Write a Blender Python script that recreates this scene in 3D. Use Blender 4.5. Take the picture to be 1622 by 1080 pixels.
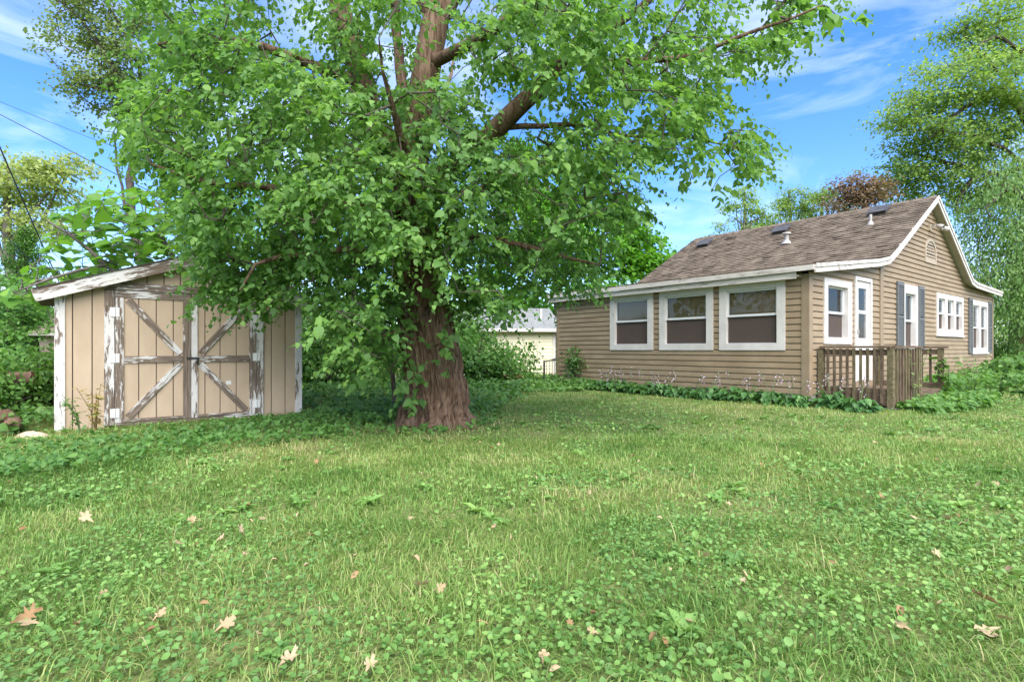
import bpy, math, random
import numpy as np
from mathutils import Vector, Matrix

random.seed(11)
rng = np.random.default_rng(11)
R = math.radians
for o in list(bpy.data.objects):
    bpy.data.objects.remove(o)
scene = bpy.context.scene
col = scene.collection

# ------------------------------------------------------------------ camera
FPX, HOR, CAMZ = 870.0, 553.0, 1.05            # focal length in photo pixels, horizon row, eye height
cam = bpy.data.cameras.new('camera')
cam.sensor_width = 36.0
cam.lens = FPX / 1622.0 * 36.0
cam.shift_y = (HOR - 540.0) / 1622.0
cam.clip_start = 0.05
cam.clip_end = 3000
camo = bpy.data.objects.new('camera', cam)
camo.location = (0, 0, CAMZ)
camo.rotation_euler = (R(90), 0, 0)
col.objects.link(camo)
scene.camera = camo

# ------------------------------------------------------------------ light
SUN_DIR = Vector((0.22, -0.97, 0.0)).normalized()
SUN_EL = R(51)
world = bpy.data.worlds.new('World')
scene.world = world
world.use_nodes = True
wt = world.node_tree
wt.nodes.clear()
w_out = wt.nodes.new('ShaderNodeOutputWorld')
w_bg = wt.nodes.new('ShaderNodeBackground')
w_bg.inputs['Strength'].default_value = 0.135
w_sky = wt.nodes.new('ShaderNodeTexSky')
w_sky.sky_type = 'NISHITA'
w_sky.sun_disc = False
w_sky.sun_elevation = SUN_EL
w_sky.sun_rotation = math.atan2(SUN_DIR.x, SUN_DIR.y)
w_sky.air_density = 1.0
w_sky.dust_density = 0.6
w_sky.ozone_density = 2.5
w_hsv = wt.nodes.new('ShaderNodeHueSaturation')
w_hsv.inputs['Saturation'].default_value = 1.24
w_hsv.inputs['Value'].default_value = 1.0
w_tc = wt.nodes.new('ShaderNodeTexCoord')
w_map = wt.nodes.new('ShaderNodeMapping')
w_map.inputs['Scale'].default_value = (1.6, 2.2, 6.5)
w_map.inputs['Rotation'].default_value = (R(8), R(-14), R(20))
w_n1 = wt.nodes.new('ShaderNodeTexNoise')
w_n1.inputs['Scale'].default_value = 1.5
w_n1.inputs['Detail'].default_value = 8
w_n1.inputs['Roughness'].default_value = 0.58
w_n1.inputs['Distortion'].default_value = 0.9
w_ramp = wt.nodes.new('ShaderNodeValToRGB')
w_ramp.color_ramp.elements[0].position = 0.46
w_ramp.color_ramp.elements[0].color = (0, 0, 0, 1)
w_ramp.color_ramp.elements[1].position = 0.82
w_ramp.color_ramp.elements[1].color = (0.62, 0.62, 0.62, 1)
w_mix = wt.nodes.new('ShaderNodeMixRGB')
w_mix.inputs['Color2'].default_value = (4.6, 4.9, 5.4, 1)
wl = wt.links
w_mul = wt.nodes.new('ShaderNodeMixRGB'); w_mul.blend_type = 'MULTIPLY'; w_mul.inputs['Fac'].default_value = 1
w_mul.inputs['Color2'].default_value = (0.80, 0.795, 0.93, 1)
wl.new(w_sky.outputs['Color'], w_mul.inputs['Color1'])
wl.new(w_mul.outputs['Color'], w_hsv.inputs['Color'])
wl.new(w_tc.outputs['Generated'], w_map.inputs['Vector'])
wl.new(w_map.outputs['Vector'], w_n1.inputs['Vector'])
wl.new(w_n1.outputs['Fac'], w_ramp.inputs['Fac'])
wl.new(w_ramp.outputs['Color'], w_mix.inputs['Fac'])
wl.new(w_hsv.outputs['Color'], w_mix.inputs['Color1'])
wl.new(w_mix.outputs['Color'], w_bg.inputs['Color'])
wl.new(w_bg.outputs['Background'], w_out.inputs['Surface'])

sun = bpy.data.lights.new('sun', 'SUN')
sun.energy = 3.6
sun.angle = R(75)
sun.color = (1.0, 0.95, 0.86)
suno = bpy.data.objects.new('sun', sun)
sd = Vector((SUN_DIR.x * math.cos(SUN_EL), SUN_DIR.y * math.cos(SUN_EL), math.sin(SUN_EL)))
suno.rotation_euler = (-sd).to_track_quat('-Z', 'Y').to_euler()
suno.location = (8, -8, 14)
col.objects.link(suno)

scene.view_settings.view_transform = 'Standard'
scene.view_settings.look = 'None'
scene.view_settings.exposure = 1.5
scene.view_settings.gamma = 1.0
scene.cycles.max_bounces = 12
scene.cycles.diffuse_bounces = 8

# ------------------------------------------------------------------ helpers
def at(px, py, Y):
    """point of the place at depth Y that was measured at this spot of the photograph"""
    return Vector(((px - 811.0) / FPX * Y, Y, CAMZ + (HOR - py) / FPX * Y))

def tag(o, label=None, cat=None, group=None, kind=None):
    if label: o['label'] = label
    if cat: o['category'] = cat
    if group: o['group'] = group
    if kind: o['kind'] = kind
    return o

def empty(name, loc=(0, 0, 0), rz=0.0):
    o = bpy.data.objects.new(name, None)
    o.empty_display_size = 0.2
    o.location = loc
    o.rotation_euler = (0, 0, rz)
    col.objects.link(o)
    return o

def link(name, me, parent=None, loc=None):
    o = bpy.data.objects.new(name, me)
    if loc is not None: o.location = loc
    if parent: o.parent = parent
    if name in ('branches', 'flowers'): o['kind'] = 'stuff'
    col.objects.link(o)
    return o

def mesh_np(name, V, F, mat, tint=None, smooth=False):
    V = np.asarray(V, dtype=np.float32).reshape(-1, 3)
    F = np.asarray(F, dtype=np.int32)
    k = F.shape[1]
    me = bpy.data.meshes.new(name)
    me.vertices.add(len(V)); me.vertices.foreach_set('co', V.ravel())
    me.loops.add(F.size); me.loops.foreach_set('vertex_index', F.ravel())
    me.polygons.add(len(F))
    me.polygons.foreach_set('loop_start', np.arange(0, F.size, k, dtype=np.int32))
    if tint is not None:
        a = me.attributes.new('tint', 'FLOAT', 'POINT')
        a.data.foreach_set('value', np.asarray(tint, dtype=np.float32))
    me.materials.append(mat)
    me.update(calc_edges=True)
    me.validate()
    if not smooth: me.shade_flat()
    return me

CUBE_F = np.array([[0, 3, 2, 1], [4, 5, 6, 7], [0, 1, 5, 4], [1, 2, 6, 5], [2, 3, 7, 6], [3, 0, 4, 7]])
def cube_v(x0, x1, y0, y1, z0, z1):
    return np.array([[x0, y0, z0], [x1, y0, z0], [x1, y1, z0], [x0, y1, z0],
                     [x0, y0, z1], [x1, y0, z1], [x1, y1, z1], [x0, y1, z1]], dtype=float)

def boxes_mesh(name, lst, mat, origin=(0, 0, 0)):
    V, F = [], []
    for i, b in enumerate(lst):
        V.append(cube_v(*b) - np.array(origin)); F.append(CUBE_F + 8 * i)
    return mesh_np(name, np.concatenate(V), np.concatenate(F), mat)

def box(name, b, mat, parent=None):
    x0, x1 = sorted(b[0:2]); y0, y1 = sorted(b[2:4]); z0, z1 = sorted(b[4:6])
    c = ((x0 + x1) / 2, (y0 + y1) / 2, (z0 + z1) / 2)
    return link(name, boxes_mesh(name, [(x0, x1, y0, y1, z0, z1)], mat, c), parent, c)

def multibox(name, lst, mat, parent=None):
    lst = [tuple(sorted(b[0:2])) + tuple(sorted(b[2:4])) + tuple(sorted(b[4:6])) for b in lst]
    a = np.array(lst)
    c = ((a[:, 0].min() + a[:, 1].max()) / 2, (a[:, 2].min() + a[:, 3].max()) / 2, a[:, 4].min())
    return link(name, boxes_mesh(name, lst, mat, c), parent, c)

def board(name, p0, p1, width, thick, normal, mat, parent=None, bevel=0.0):
    """plank from p0 to p1: length along local X, thickness along normal (local Y)"""
    p0, p1, n = Vector(p0), Vector(p1), Vector(normal).normalized()
    x = (p1 - p0).normalized(); y = (n - x * n.dot(x)).normalized(); z = x.cross(y)
    L = (p1 - p0).length
    V = cube_v(-L / 2, L / 2, -thick / 2, thick / 2, -width / 2, width / 2)
    V += (np.random.default_rng(int(L * 9999) % 977).random(V.shape) - .5) * 0.004
    o = link(name, mesh_np(name, V, CUBE_F, mat), parent)
    m = Matrix((x, y, z)).transposed().to_4x4(); m.translation = (p0 + p1) / 2
    o.matrix_local = m
    return o

def tube_np(P, rad, sides=6, cap=True):
    P = np.asarray(P, float); n = len(P)
    T = np.gradient(P, axis=0); T /= np.linalg.norm(T, axis=1)[:, None] + 1e-9
    up = np.array([0.31, 0.17, 0.93])
    A = np.cross(T, up); A /= np.linalg.norm(A, axis=1)[:, None] + 1e-9
    B = np.cross(T, A)
    ang = np.linspace(0, 2 * np.pi, sides, endpoint=False)
    rad = np.broadcast_to(np.asarray(rad, float), (n,))
    V = P[:, None, :] + rad[:, None, None] * (np.cos(ang)[None, :, None] * A[:, None, :] + np.sin(ang)[None, :, None] * B[:, None, :])
    V = V.reshape(-1, 3)
    i = np.arange(n - 1)[:, None] * sides; j = np.arange(sides)[None, :]; j2 = (j + 1) % sides
    F = np.stack([i + j, i + j2, i + sides + j2, i + sides + j], axis=-1).reshape(-1, 4)
    return V, F

class Geo:
    def __init__(self): self.V = []; self.F = []; self.T = []; self.n = 0
    def add(self, V, F, t=None):
        self.V.append(V); self.F.append(F + self.n); self.n += len(V)
        if t is not None: self.T.append(np.broadcast_to(t, (len(V),)))
    def mesh(self, name, mat, smooth=False):
        return mesh_np(name, np.concatenate(self.V), np.concatenate(self.F), mat,
                       np.concatenate(self.T) if self.T else None, smooth)

def tube(name, P, rad, mat, parent=None, sides=8):
    V, F = tube_np(P, rad, sides)
    return link(name, mesh_np(name, V, F, mat, None, True), parent)

_tab = rng.random((256, 256))
def vnoise(x, y, s, ox=0.0, oy=0.0):
    x = np.asarray(x, float) * s + ox + 57.3; y = np.asarray(y, float) * s + oy + 91.7
    xi = np.floor(x).astype(int); yi = np.floor(y).astype(int)
    fx = x - xi; fy = y - yi
    fx = fx * fx * (3 - 2 * fx); fy = fy * fy * (3 - 2 * fy)
    g = lambda a, b: _tab[a % 256, b % 256]
    return (g(xi, yi) * (1 - fx) + g(xi + 1, yi) * fx) * (1 - fy) + (g(xi, yi + 1) * (1 - fx) + g(xi + 1, yi + 1) * fx) * fy

def sstep(a, b, x):
    t = np.clip((np.asarray(x, float) - a) / (b - a), 0, 1)
    return t * t * (3 - 2 * t)

def gz(x, y):
    x = np.asarray(x, float); y = np.asarray(y, float)
    z = 0.05 * sstep(7.5, 11, y) + 0.035 * (vnoise(x, y, 0.45) - .5) + 0.02 * (vnoise(x, y, 1.3, 9, 4) - .5)
    z = z + 0.28 * sstep(-6.0, -7.6, x) * sstep(4.0, 6.5, y) * (1 - sstep(11, 13, y))   # weedy bank beside the shed
    return z

# ------------------------------------------------------------------ materials
def nodes(m):
    m.use_nodes = True
    return m.node_tree, m.node_tree.nodes['Principled BSDF']

def mk(name, c, rough=0.7, c2=None, nscale=6.0, stretch=(1, 1, 1), bump=0.0, bscale=None, spec=0.3, detail=6, ramp=(0.35, 0.65), metal=0.0):
    m = bpy.data.materials.new(name)
    t, b = nodes(m)
    b.inputs['Base Color'].default_value = (*c, 1)
    b.inputs['Roughness'].default_value = rough
    b.inputs['Specular IOR Level'].default_value = spec
    b.inputs['Metallic'].default_value = metal
    if c2 is not None or bump:
        tc = t.nodes.new('ShaderNodeTexCoord'); mp = t.nodes.new('ShaderNodeMapping')
        mp.inputs['Scale'].default_value = stretch
        t.links.new(tc.outputs['Object'], mp.inputs['Vector'])
        oi = t.nodes.new('ShaderNodeObjectInfo')
        vm = t.nodes.new('ShaderNodeVectorMath'); vm.operation = 'SCALE'; vm.inputs['Scale'].default_value = 37.0
        t.links.new(oi.outputs['Random'], vm.inputs[0])
        va = t.nodes.new('ShaderNodeVectorMath'); va.operation = 'ADD'
        t.links.new(mp.outputs['Vector'], va.inputs[0]); t.links.new(vm.outputs['Vector'], va.inputs[1])
        n = t.nodes.new('ShaderNodeTexNoise'); n.inputs['Scale'].default_value = nscale; n.inputs['Detail'].default_value = detail
        n.inputs['Roughness'].default_value = 0.6
        t.links.new(va.outputs['Vector'], n.inputs['Vector'])
        if c2 is not None:
            r = t.nodes.new('ShaderNodeValToRGB')
            r.color_ramp.elements[0].position, r.color_ramp.elements[1].position = ramp
            r.color_ramp.elements[0].color = (*c, 1); r.color_ramp.elements[1].color = (*c2, 1)
            t.links.new(n.outputs['Fac'], r.inputs['Fac']); t.links.new(r.outputs['Color'], b.inputs['Base Color'])
        if bump:
            n2 = n
            if bscale:
                n2 = t.nodes.new('ShaderNodeTexNoise'); n2.inputs['Scale'].default_value = bscale; n2.inputs['Detail'].default_value = 8
                t.links.new(va.outputs['Vector'], n2.inputs['Vector'])
            bp = t.nodes.new('ShaderNodeBump'); bp.inputs['Strength'].default_value = bump; bp.inputs['Distance'].default_value = 0.02
            t.links.new(n2.outputs['Fac'], bp.inputs['Height']); t.links.new(bp.outputs['Normal'], b.inputs['Normal'])
    return m

def leafmat(name, cs, trans=0.35, rough=0.5, spec=0.35, tmul=1.25):
    m = bpy.data.materials.new(name)
    t, b = nodes(m)
    at_ = t.nodes.new('ShaderNodeAttribute'); at_.attribute_name = 'tint'
    oi = t.nodes.new('ShaderNodeObjectInfo')
    r = t.nodes.new('ShaderNodeValToRGB')
    el = r.color_ramp.elements
    while len(el) < len(cs): el.new(0.5)
    for i, c in enumerate(cs):
        el[i].position = i / (len(cs) - 1); el[i].color = (*c, 1)
    t.links.new(at_.outputs['Fac'], r.inputs['Fac'])
    t.links.new(r.outputs['Color'], b.inputs['Base Color'])
    b.inputs['Roughness'].default_value = rough
    b.inputs['Specular IOR Level'].default_value = spec
    tr = t.nodes.new('ShaderNodeBsdfTranslucent')
    mu = t.nodes.new('ShaderNodeMixRGB'); mu.blend_type = 'MULTIPLY'; mu.inputs['Fac'].default_value = 1
    mu.inputs['Color2'].default_value = (tmul * 1.1, tmul * 1.15, tmul * 0.6, 1)
    t.links.new(r.outputs['Color'], mu.inputs['Color1']); t.links.new(mu.outputs['Color'], tr.inputs['Color'])
    mx = t.nodes.new('ShaderNodeMixShader'); mx.inputs['Fac'].default_value = trans
    t.links.new(b.outputs['BSDF'], mx.inputs[1]); t.links.new(tr.outputs['BSDF'], mx.inputs[2])
    t.links.new(mx.outputs['Shader'], t.nodes['Material Output'].inputs['Surface'])
    return m

def paintmat(name, cover, wood=((0.10, 0.075, 0.055), (0.22, 0.17, 0.13)), paint=(0.60, 0.58, 0.55)):
    """weathered boards with white paint flaking off along the grain; cover = share of paint left"""
    m = bpy.data.materials.new(name)
    t, b = nodes(m)
    N = t.nodes.new; L = t.links.new
    tc = N('ShaderNodeTexCoord'); oi = N('ShaderNodeObjectInfo')
    sc = N('ShaderNodeVectorMath'); sc.operation = 'SCALE'; sc.inputs['Scale'].default_value = 53
    L(oi.outputs['Random'], sc.inputs[0])
    def ncoord(s):
        mp = N('ShaderNodeMapping'); mp.inputs['Scale'].default_value = s
        L(tc.outputs['Object'], mp.inputs['Vector'])
        ad = N('ShaderNodeVectorMath'); ad.operation = 'ADD'
        L(mp.outputs['Vector'], ad.inputs[0]); L(sc.outputs['Vector'], ad.inputs[1]); return ad.outputs['Vector']
    grain = N('ShaderNodeTexNoise'); grain.inputs['Scale'].default_value = 1; grain.inputs['Detail'].default_value = 5
    L(ncoord((3, 60, 60)), grain.inputs['Vector'])
    wr = N('ShaderNodeValToRGB'); wr.color_ramp.elements[0].position = .35; wr.color_ramp.elements[1].position = .68
    wr.color_ramp.elements[0].color = (*wood[0], 1); wr.color_ramp.elements[1].color = (*wood[1], 1)
    L(grain.outputs['Fac'], wr.inputs['Fac'])
    fl = N('ShaderNodeTexNoise'); fl.inputs['Scale'].default_value = 1; fl.inputs['Detail'].default_value = 7; fl.inputs['Roughness'].default_value = .68
    fl.inputs['Distortion'].default_value = .5
    L(ncoord((5.5, 38, 38)), fl.inputs['Vector'])
    big = N('ShaderNodeTexNoise'); big.inputs['Scale'].default_value = 1; big.inputs['Detail'].default_value = 2
    L(ncoord((1.6, 3, 3)), big.inputs['Vector'])
    mx = N('ShaderNodeMath'); mx.operation = 'MULTIPLY_ADD'; mx.inputs[1].default_value = .9
    L(big.outputs['Fac'], mx.inputs[0]); L(fl.outputs['Fac'], mx.inputs[2])
    th = N('ShaderNodeValToRGB')
    c = 0.475 - (cover - 0.5) * 0.31
    th.color_ramp.elements[0].position = c - .016; th.color_ramp.elements[1].position = c + .016
    hf_ = N('ShaderNodeMath'); hf_.operation = 'MULTIPLY'; hf_.inputs[1].default_value = .5
    L(mx.outputs[0], hf_.inputs[0]); L(hf_.outputs[0], th.inputs['Fac'])
    pm = N('ShaderNodeMixRGB'); L(th.outputs['Color'], pm.inputs['Fac'])
    pn = N('ShaderNodeTexNoise'); pn.inputs['Scale'].default_value = 9; L(tc.outputs['Object'], pn.inputs['Vector'])
    pr = N('ShaderNodeValToRGB'); pr.color_ramp.elements[0].color = (paint[0] * .78, paint[1] * .76, paint[2] * .72, 1); pr.color_ramp.elements[1].color = (*paint, 1)
    L(pn.outputs['Fac'], pr.inputs['Fac'])
    L(wr.outputs['Color'], pm.inputs['Color1']); L(pr.outputs['Color'], pm.inputs['Color2'])
    L(pm.outputs['Color'], b.inputs['Base Color'])
    b.inputs['Roughness'].default_value = .85; b.inputs['Specular IOR Level'].default_value = .15
    hs = N('ShaderNodeMath'); hs.operation = 'MULTIPLY_ADD'; hs.inputs[1].default_value = .35
    L(grain.outputs['Fac'], hs.inputs[0]); L(th.outputs['Color'], hs.inputs[2])
    bp = N('ShaderNodeBump'); bp.inputs['Strength'].default_value = .6; bp.inputs['Distance'].default_value = .004
    L(hs.outputs[0], bp.inputs['Height']); L(bp.outputs['Normal'], b.inputs['Normal'])
    return m

def glassmat(name, refl=0.5):
    m = bpy.data.materials.new(name)
    t, b = nodes(m)
    N = t.nodes.new; L = t.links.new
    fr = N('ShaderNodeFresnel'); fr.inputs['IOR'].default_value = 1.32
    gl = N('ShaderNodeBsdfGlossy'); gl.inputs['Roughness'].default_value = .02; gl.inputs['Color'].default_value = (.95, .97, 1, 1)
    tr = N('ShaderNodeBsdfTransparent'); tr.inputs['Color'].default_value = (.86, .88, .86, 1)
    mx = N('ShaderNodeMixShader')
    L(fr.outputs['Fac'], mx.inputs['Fac']); L(tr.outputs['BSDF'], mx.inputs[1]); L(gl.outputs['BSDF'], mx.inputs[2])
    L(mx.outputs['Shader'], t.nodes['Material Output'].inputs['Surface'])
    t.nodes.remove(b)
    return m

M = {}
M['vinyl'] = mk('vinyl_siding', (0.244, 0.178, 0.106), .55, (0.312, 0.234, 0.145), 1.6, (1, 1, 1), .05, 90, .25)
M['vinyl_trim'] = mk('vinyl_trim', (0.230, 0.168, 0.103), .55, (0.274, 0.205, 0.130), 4, bump=.03)
M['white'] = mk('white_trim', (0.51, 0.475, 0.425), .55, (0.60, 0.565, 0.515), 3.0, (1, 1, 1), .04, 60)
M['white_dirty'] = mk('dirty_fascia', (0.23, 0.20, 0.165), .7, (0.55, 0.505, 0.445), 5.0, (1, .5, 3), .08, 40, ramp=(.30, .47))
M['sash'] = mk('sash_white', (0.60, 0.60, 0.58), .4)
M['soffit'] = mk('soffit', (0.42, 0.37, 0.30), .7, (0.47, 0.42, 0.35), 3)
M['blind'] = mk('blind', (0.42, 0.265, 0.14), .7, (0.47, 0.31, 0.17), 30, (1, 1, 12))
M['screen'] = mk('insect_screen', (0.062, 0.045, 0.035), .8, (0.078, 0.057, 0.045), 30)
M['curtain'] = mk('curtain', (0.50, 0.49, 0.53), .9, (0.66, 0.65, 0.68), 18, (6, 6, .4))
M['darkroom'] = mk('dark_room', (0.03, 0.026, 0.024), .9)
M['glass'] = glassmat('window_glass')
M['shutter'] = mk('grey_shutter', (0.098, 0.103, 0.096), .6, (0.135, 0.138, 0.13), 8)
M['concrete'] = mk('concrete', (0.20, 0.18, 0.16), .9, (0.30, 0.28, 0.25), 5, bump=.3, bscale=30)
M['shingle'] = mk('shingle', (0.084, 0.064, 0.045), .9, (0.188, 0.149, 0.108), 3.2, bump=.25, bscale=120, spec=.15)
M['roof_edge'] = mk('roof_edge', (0.05, 0.042, 0.038), .9)
M['metal_grey'] = mk('grey_metal', (0.30, 0.28, 0.26), .5, (0.40, 0.37, 0.33), 10)
M['metal_dark'] = mk('dark_metal', (0.045, 0.043, 0.042), .5, (0.09, 0.085, 0.08), 10)
M['vent_tan'] = mk('vent_tan', (0.36, 0.29, 0.20), .5)
M['deckwood'] = mk('deck_wood', (0.070, 0.048, 0.032), .85, (0.160, 0.118, 0.076), 2.0, (2.5, 14, 14), .35, 5, .15)
M['deckgreen'] = mk('deck_wood_mossy', (0.080, 0.066, 0.034), .85, (0.175, 0.142, 0.080), 2.0, (2.5, 14, 14), .35, 5, .15)
M['t111'] = mk('shed_panel', (0.385, 0.290, 0.196), .75, (0.445, 0.340, 0.236), 1.6, (2, 2, .8), .05, 60, .2)
M['groove'] = mk('shed_sheathing', (0.10, 0.07, 0.05), .9)
M['p_bare'] = paintmat('flaking_bare', .35)
M['p_mid'] = paintmat('flaking_half', .52)
M['p_white'] = paintmat('flaking_white', .66)
M['hinge'] = mk('painted_hinge', (0.62, 0.61, 0.58), .5)
M['iron'] = mk('iron', (0.03, 0.028, 0.027), .5)
M['felt'] = mk('roof_felt', (0.04, 0.035, 0.03), .9, (0.07, 0.06, 0.05), 9)
M['cream'] = mk('cream_siding', (0.66, 0.62, 0.43), .6, (0.71, 0.67, 0.49), 2)
M['greyroof'] = mk('grey_shingle', (0.17, 0.18, 0.18), .9, (0.25, 0.26, 0.255), 6, bump=.2, bscale=30)
M['pink_panel'] = mk('faded_panel', (0.52, 0.38, 0.32), .8, (0.60, 0.47, 0.40), 4)
M['wire'] = mk('cable', (0.03, 0.035, 0.05), .6)
M['log'] = mk('log_bark', (0.085, 0.050, 0.034), .9, (0.19, 0.120, 0.082), 9, bump=.8)
M['logend'] = mk('log_end', (0.15, 0.085, 0.055), .9, (0.24, 0.145, 0.095), 14)
M['stone'] = mk('stone', (0.36, 0.29, 0.20), .9, (0.46, 0.39, 0.28), 7, bump=.4)
M['deadleaf'] = leafmat('dead_leaf', [(0.20, 0.10, 0.045), (0.32, 0.21, 0.105), (0.44, 0.35, 0.22)], .2, .7, .15, 1.0)
M['twig'] = mk('twig_bark', (0.055, 0.043, 0.035), .9, (0.10, 0.08, 0.062), 12)
M['twig_grey'] = mk('twig_bark_grey', (0.10, 0.085, 0.075), .9, (0.17, 0.15, 0.13), 12)
M['stem'] = mk('green_stem', (0.10, 0.14, 0.05), .7)
M['petal'] = mk('lilac_petal', (0.40, 0.31, 0.39), .6, (0.48, 0.40, 0.45), 20)
M['drystem'] = leafmat('dry_weed', [(0.25, 0.17, 0.07), (0.34, 0.26, 0.08), (0.30, 0.34, 0.10)], .25)

def barkmat():
    m = bpy.data.materials.new('tree_bark')
    t, b = nodes(m); N = t.nodes.new; L = t.links.new
    tc = N('ShaderNodeTexCoord'); mp = N('ShaderNodeMapping'); mp.inputs['Scale'].default_value = (11, 11, 1.6)
    L(tc.outputs['Object'], mp.inputs['Vector'])
    n = N('ShaderNodeTexNoise'); n.inputs['Scale'].default_value = 1.6; n.inputs['Detail'].default_value = 9; n.inputs['Roughness'].default_value = .62; n.inputs['Distortion'].default_value = 1.1
    L(mp.outputs['Vector'], n.inputs['Vector'])
    r = N('ShaderNodeValToRGB'); e = r.color_ramp.elements
    e[0].position = .36; e[0].color = (0.040, 0.024, 0.015, 1); e[1].position = .64; e[1].color = (0.185, 0.128, 0.087, 1)
    k = e.new(.5); k.color = (0.130, 0.082, 0.052, 1)
    L(n.outputs['Fac'], r.inputs['Fac']); L(r.outputs['Color'], b.inputs['Base Color'])
    b.inputs['Roughness'].default_value = .9; b.inputs['Specular IOR Level'].default_value = .12
    bp = N('ShaderNodeBump'); bp.inputs['Strength'].default_value = .9; bp.inputs['Distance'].default_value = .03
    L(n.outputs['Fac'], bp.inputs['Height']); L(bp.outputs['Normal'], b.inputs['Normal'])
    return m
M['bark'] = barkmat()

M['leaf_main'] = leafmat('mulberry_leaf', [(0.082, 0.172, 0.048), (0.130, 0.255, 0.062), (0.210, 0.355, 0.080)], .47, .5, .25, 1.35)
M['leaf_catalpa'] = leafmat('catalpa_leaf', [(0.075, 0.185, 0.026), (0.130, 0.285, 0.036), (0.205, 0.380, 0.052)], .45)
M['leaf_bright'] = leafmat('bright_leaf', [(0.050, 0.160, 0.018), (0.095, 0.260, 0.024), (0.165, 0.355, 0.034)], .45)
M['leaf_bush'] = leafmat('bush_leaf', [(0.040, 0.110, 0.024), (0.080, 0.190, 0.036), (0.150, 0.300, 0.056)], .42)
M['leaf_ash'] = leafmat('ash_leaf', [(0.190, 0.250, 0.060), (0.300, 0.370, 0.110), (0.420, 0.460, 0.180)], .45)
M['leaf_fine'] = leafmat('fine_leaf', [(0.125, 0.185, 0.066), (0.180, 0.255, 0.084), (0.260, 0.325, 0.130)], .42)
M['leaf_right'] = leafmat('elm_leaf', [(0.125, 0.220, 0.052), (0.210, 0.330, 0.080), (0.320, 0.435, 0.128)], .5)
M['leaf_weep'] = leafmat('weeping_leaf', [(0.100, 0.195, 0.056), (0.160, 0.285, 0.080), (0.245, 0.365, 0.115)], .45)
M['leaf_red'] = leafmat('purple_leaf', [(0.130, 0.085, 0.060), (0.200, 0.125, 0.090), (0.230, 0.190, 0.110)], .35)
M['leaf_conifer'] = leafmat('conifer_leaf', [(0.035, 0.105, 0.014), (0.062, 0.160, 0.022), (0.095, 0.210, 0.030)], .25)
M['leaf_cover'] = leafmat('cover_leaf', [(0.052, 0.130, 0.028), (0.092, 0.205, 0.042), (0.160, 0.290, 0.066)], .38)
M['grass'] = leafmat('grass_blade', [(0.090, 0.190, 0.036), (0.165, 0.285, 0.058), (0.285, 0.360, 0.105), (0.44, 0.39, 0.20)], .35, .55, .3, 1.1)
M['clover'] = leafmat('clover_leaf', [(0.098, 0.205, 0.052), (0.158, 0.298, 0.070), (0.250, 0.385, 0.100)], .32, .5, .35)
M['hosta'] = leafmat('hosta_leaf', [(0.035, 0.100, 0.026), (0.066, 0.170, 0.042), (0.130, 0.255, 0.065)], .3)

def groundmat():
    m = bpy.data.materials.new('lawn_ground')
    t, b = nodes(m); N = t.nodes.new; L = t.links.new
    tc = N('ShaderNodeTexCoord')
    n = N('ShaderNodeTexNoise'); n.inputs['Scale'].default_value = 1.1; n.inputs['Detail'].default_value = 10; n.inputs['Roughness'].default_value = .7
    L(tc.outputs['Object'], n.inputs['Vector'])
    n2 = N('ShaderNodeTexNoise'); n2.inputs['Scale'].default_value = 45; n2.inputs['Detail'].default_value = 6
    L(tc.outputs['Object'], n2.inputs['Vector'])
    r = N('ShaderNodeValToRGB'); e = r.color_ramp.elements
    e[0].position = .32; e[0].color = (0.085, 0.140, 0.034, 1); e[1].position = .72; e[1].color = (0.235, 0.240, 0.095, 1)
    L(n.outputs['Fac'], r.inputs['Fac'])
    r2 = N('ShaderNodeValToRGB'); e = r2.color_ramp.elements
    e[0].position = .3; e[0].color = (.45, .45, .45, 1); e[1].position = .7; e[1].color = (1.25, 1.25, 1.25, 1)
    L(n2.outputs['Fac'], r2.inputs['Fac'])
    mu = N('ShaderNodeMixRGB'); mu.blend_type = 'MULTIPLY'; mu.inputs['Fac'].default_value = 1
    L(r.outputs['Color'], mu.inputs['Color1']); L(r2.outputs['Color'], mu.inputs['Color2'])
    L(mu.outputs['Color'], b.inputs['Base Color'])
    b.inputs['Roughness'].default_value = .95; b.inputs['Specular IOR Level'].default_value = .1
    bp = N('ShaderNodeBump'); bp.inputs['Strength'].default_value = .5; bp.inputs['Distance'].default_value = .03
    L(n2.outputs['Fac'], bp.inputs['Height']); L(bp.outputs['Normal'], b.inputs['Normal'])
    return m
M['ground'] = groundmat()

# ------------------------------------------------------------------ ground sheet
gx = np.concatenate([[-600, -300, -150, -80, -50], np.arange(-32, 42.01, 0.5), [55, 80, 150, 300, 600]])
gy = np.concatenate([[-300, -100, -40, -15], np.arange(-6, 46.01, 0.5), [55, 80, 150, 300, 900]])
GX, GY = np.meshgrid(gx, gy)
GV = np.stack([GX, GY, gz(GX, GY)], -1).reshape(-1, 3)
nx_, ny_ = len(gx), len(gy)
ii = (np.arange(ny_ - 1)[:, None] * nx_ + np.arange(nx_ - 1)[None, :]).ravel()
GF = np.stack([ii, ii + 1, ii + nx_ + 1, ii + nx_], -1)
g = link('ground', mesh_np('ground', GV, GF, M['ground'], None, True))
tag(g, kind='structure')

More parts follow.
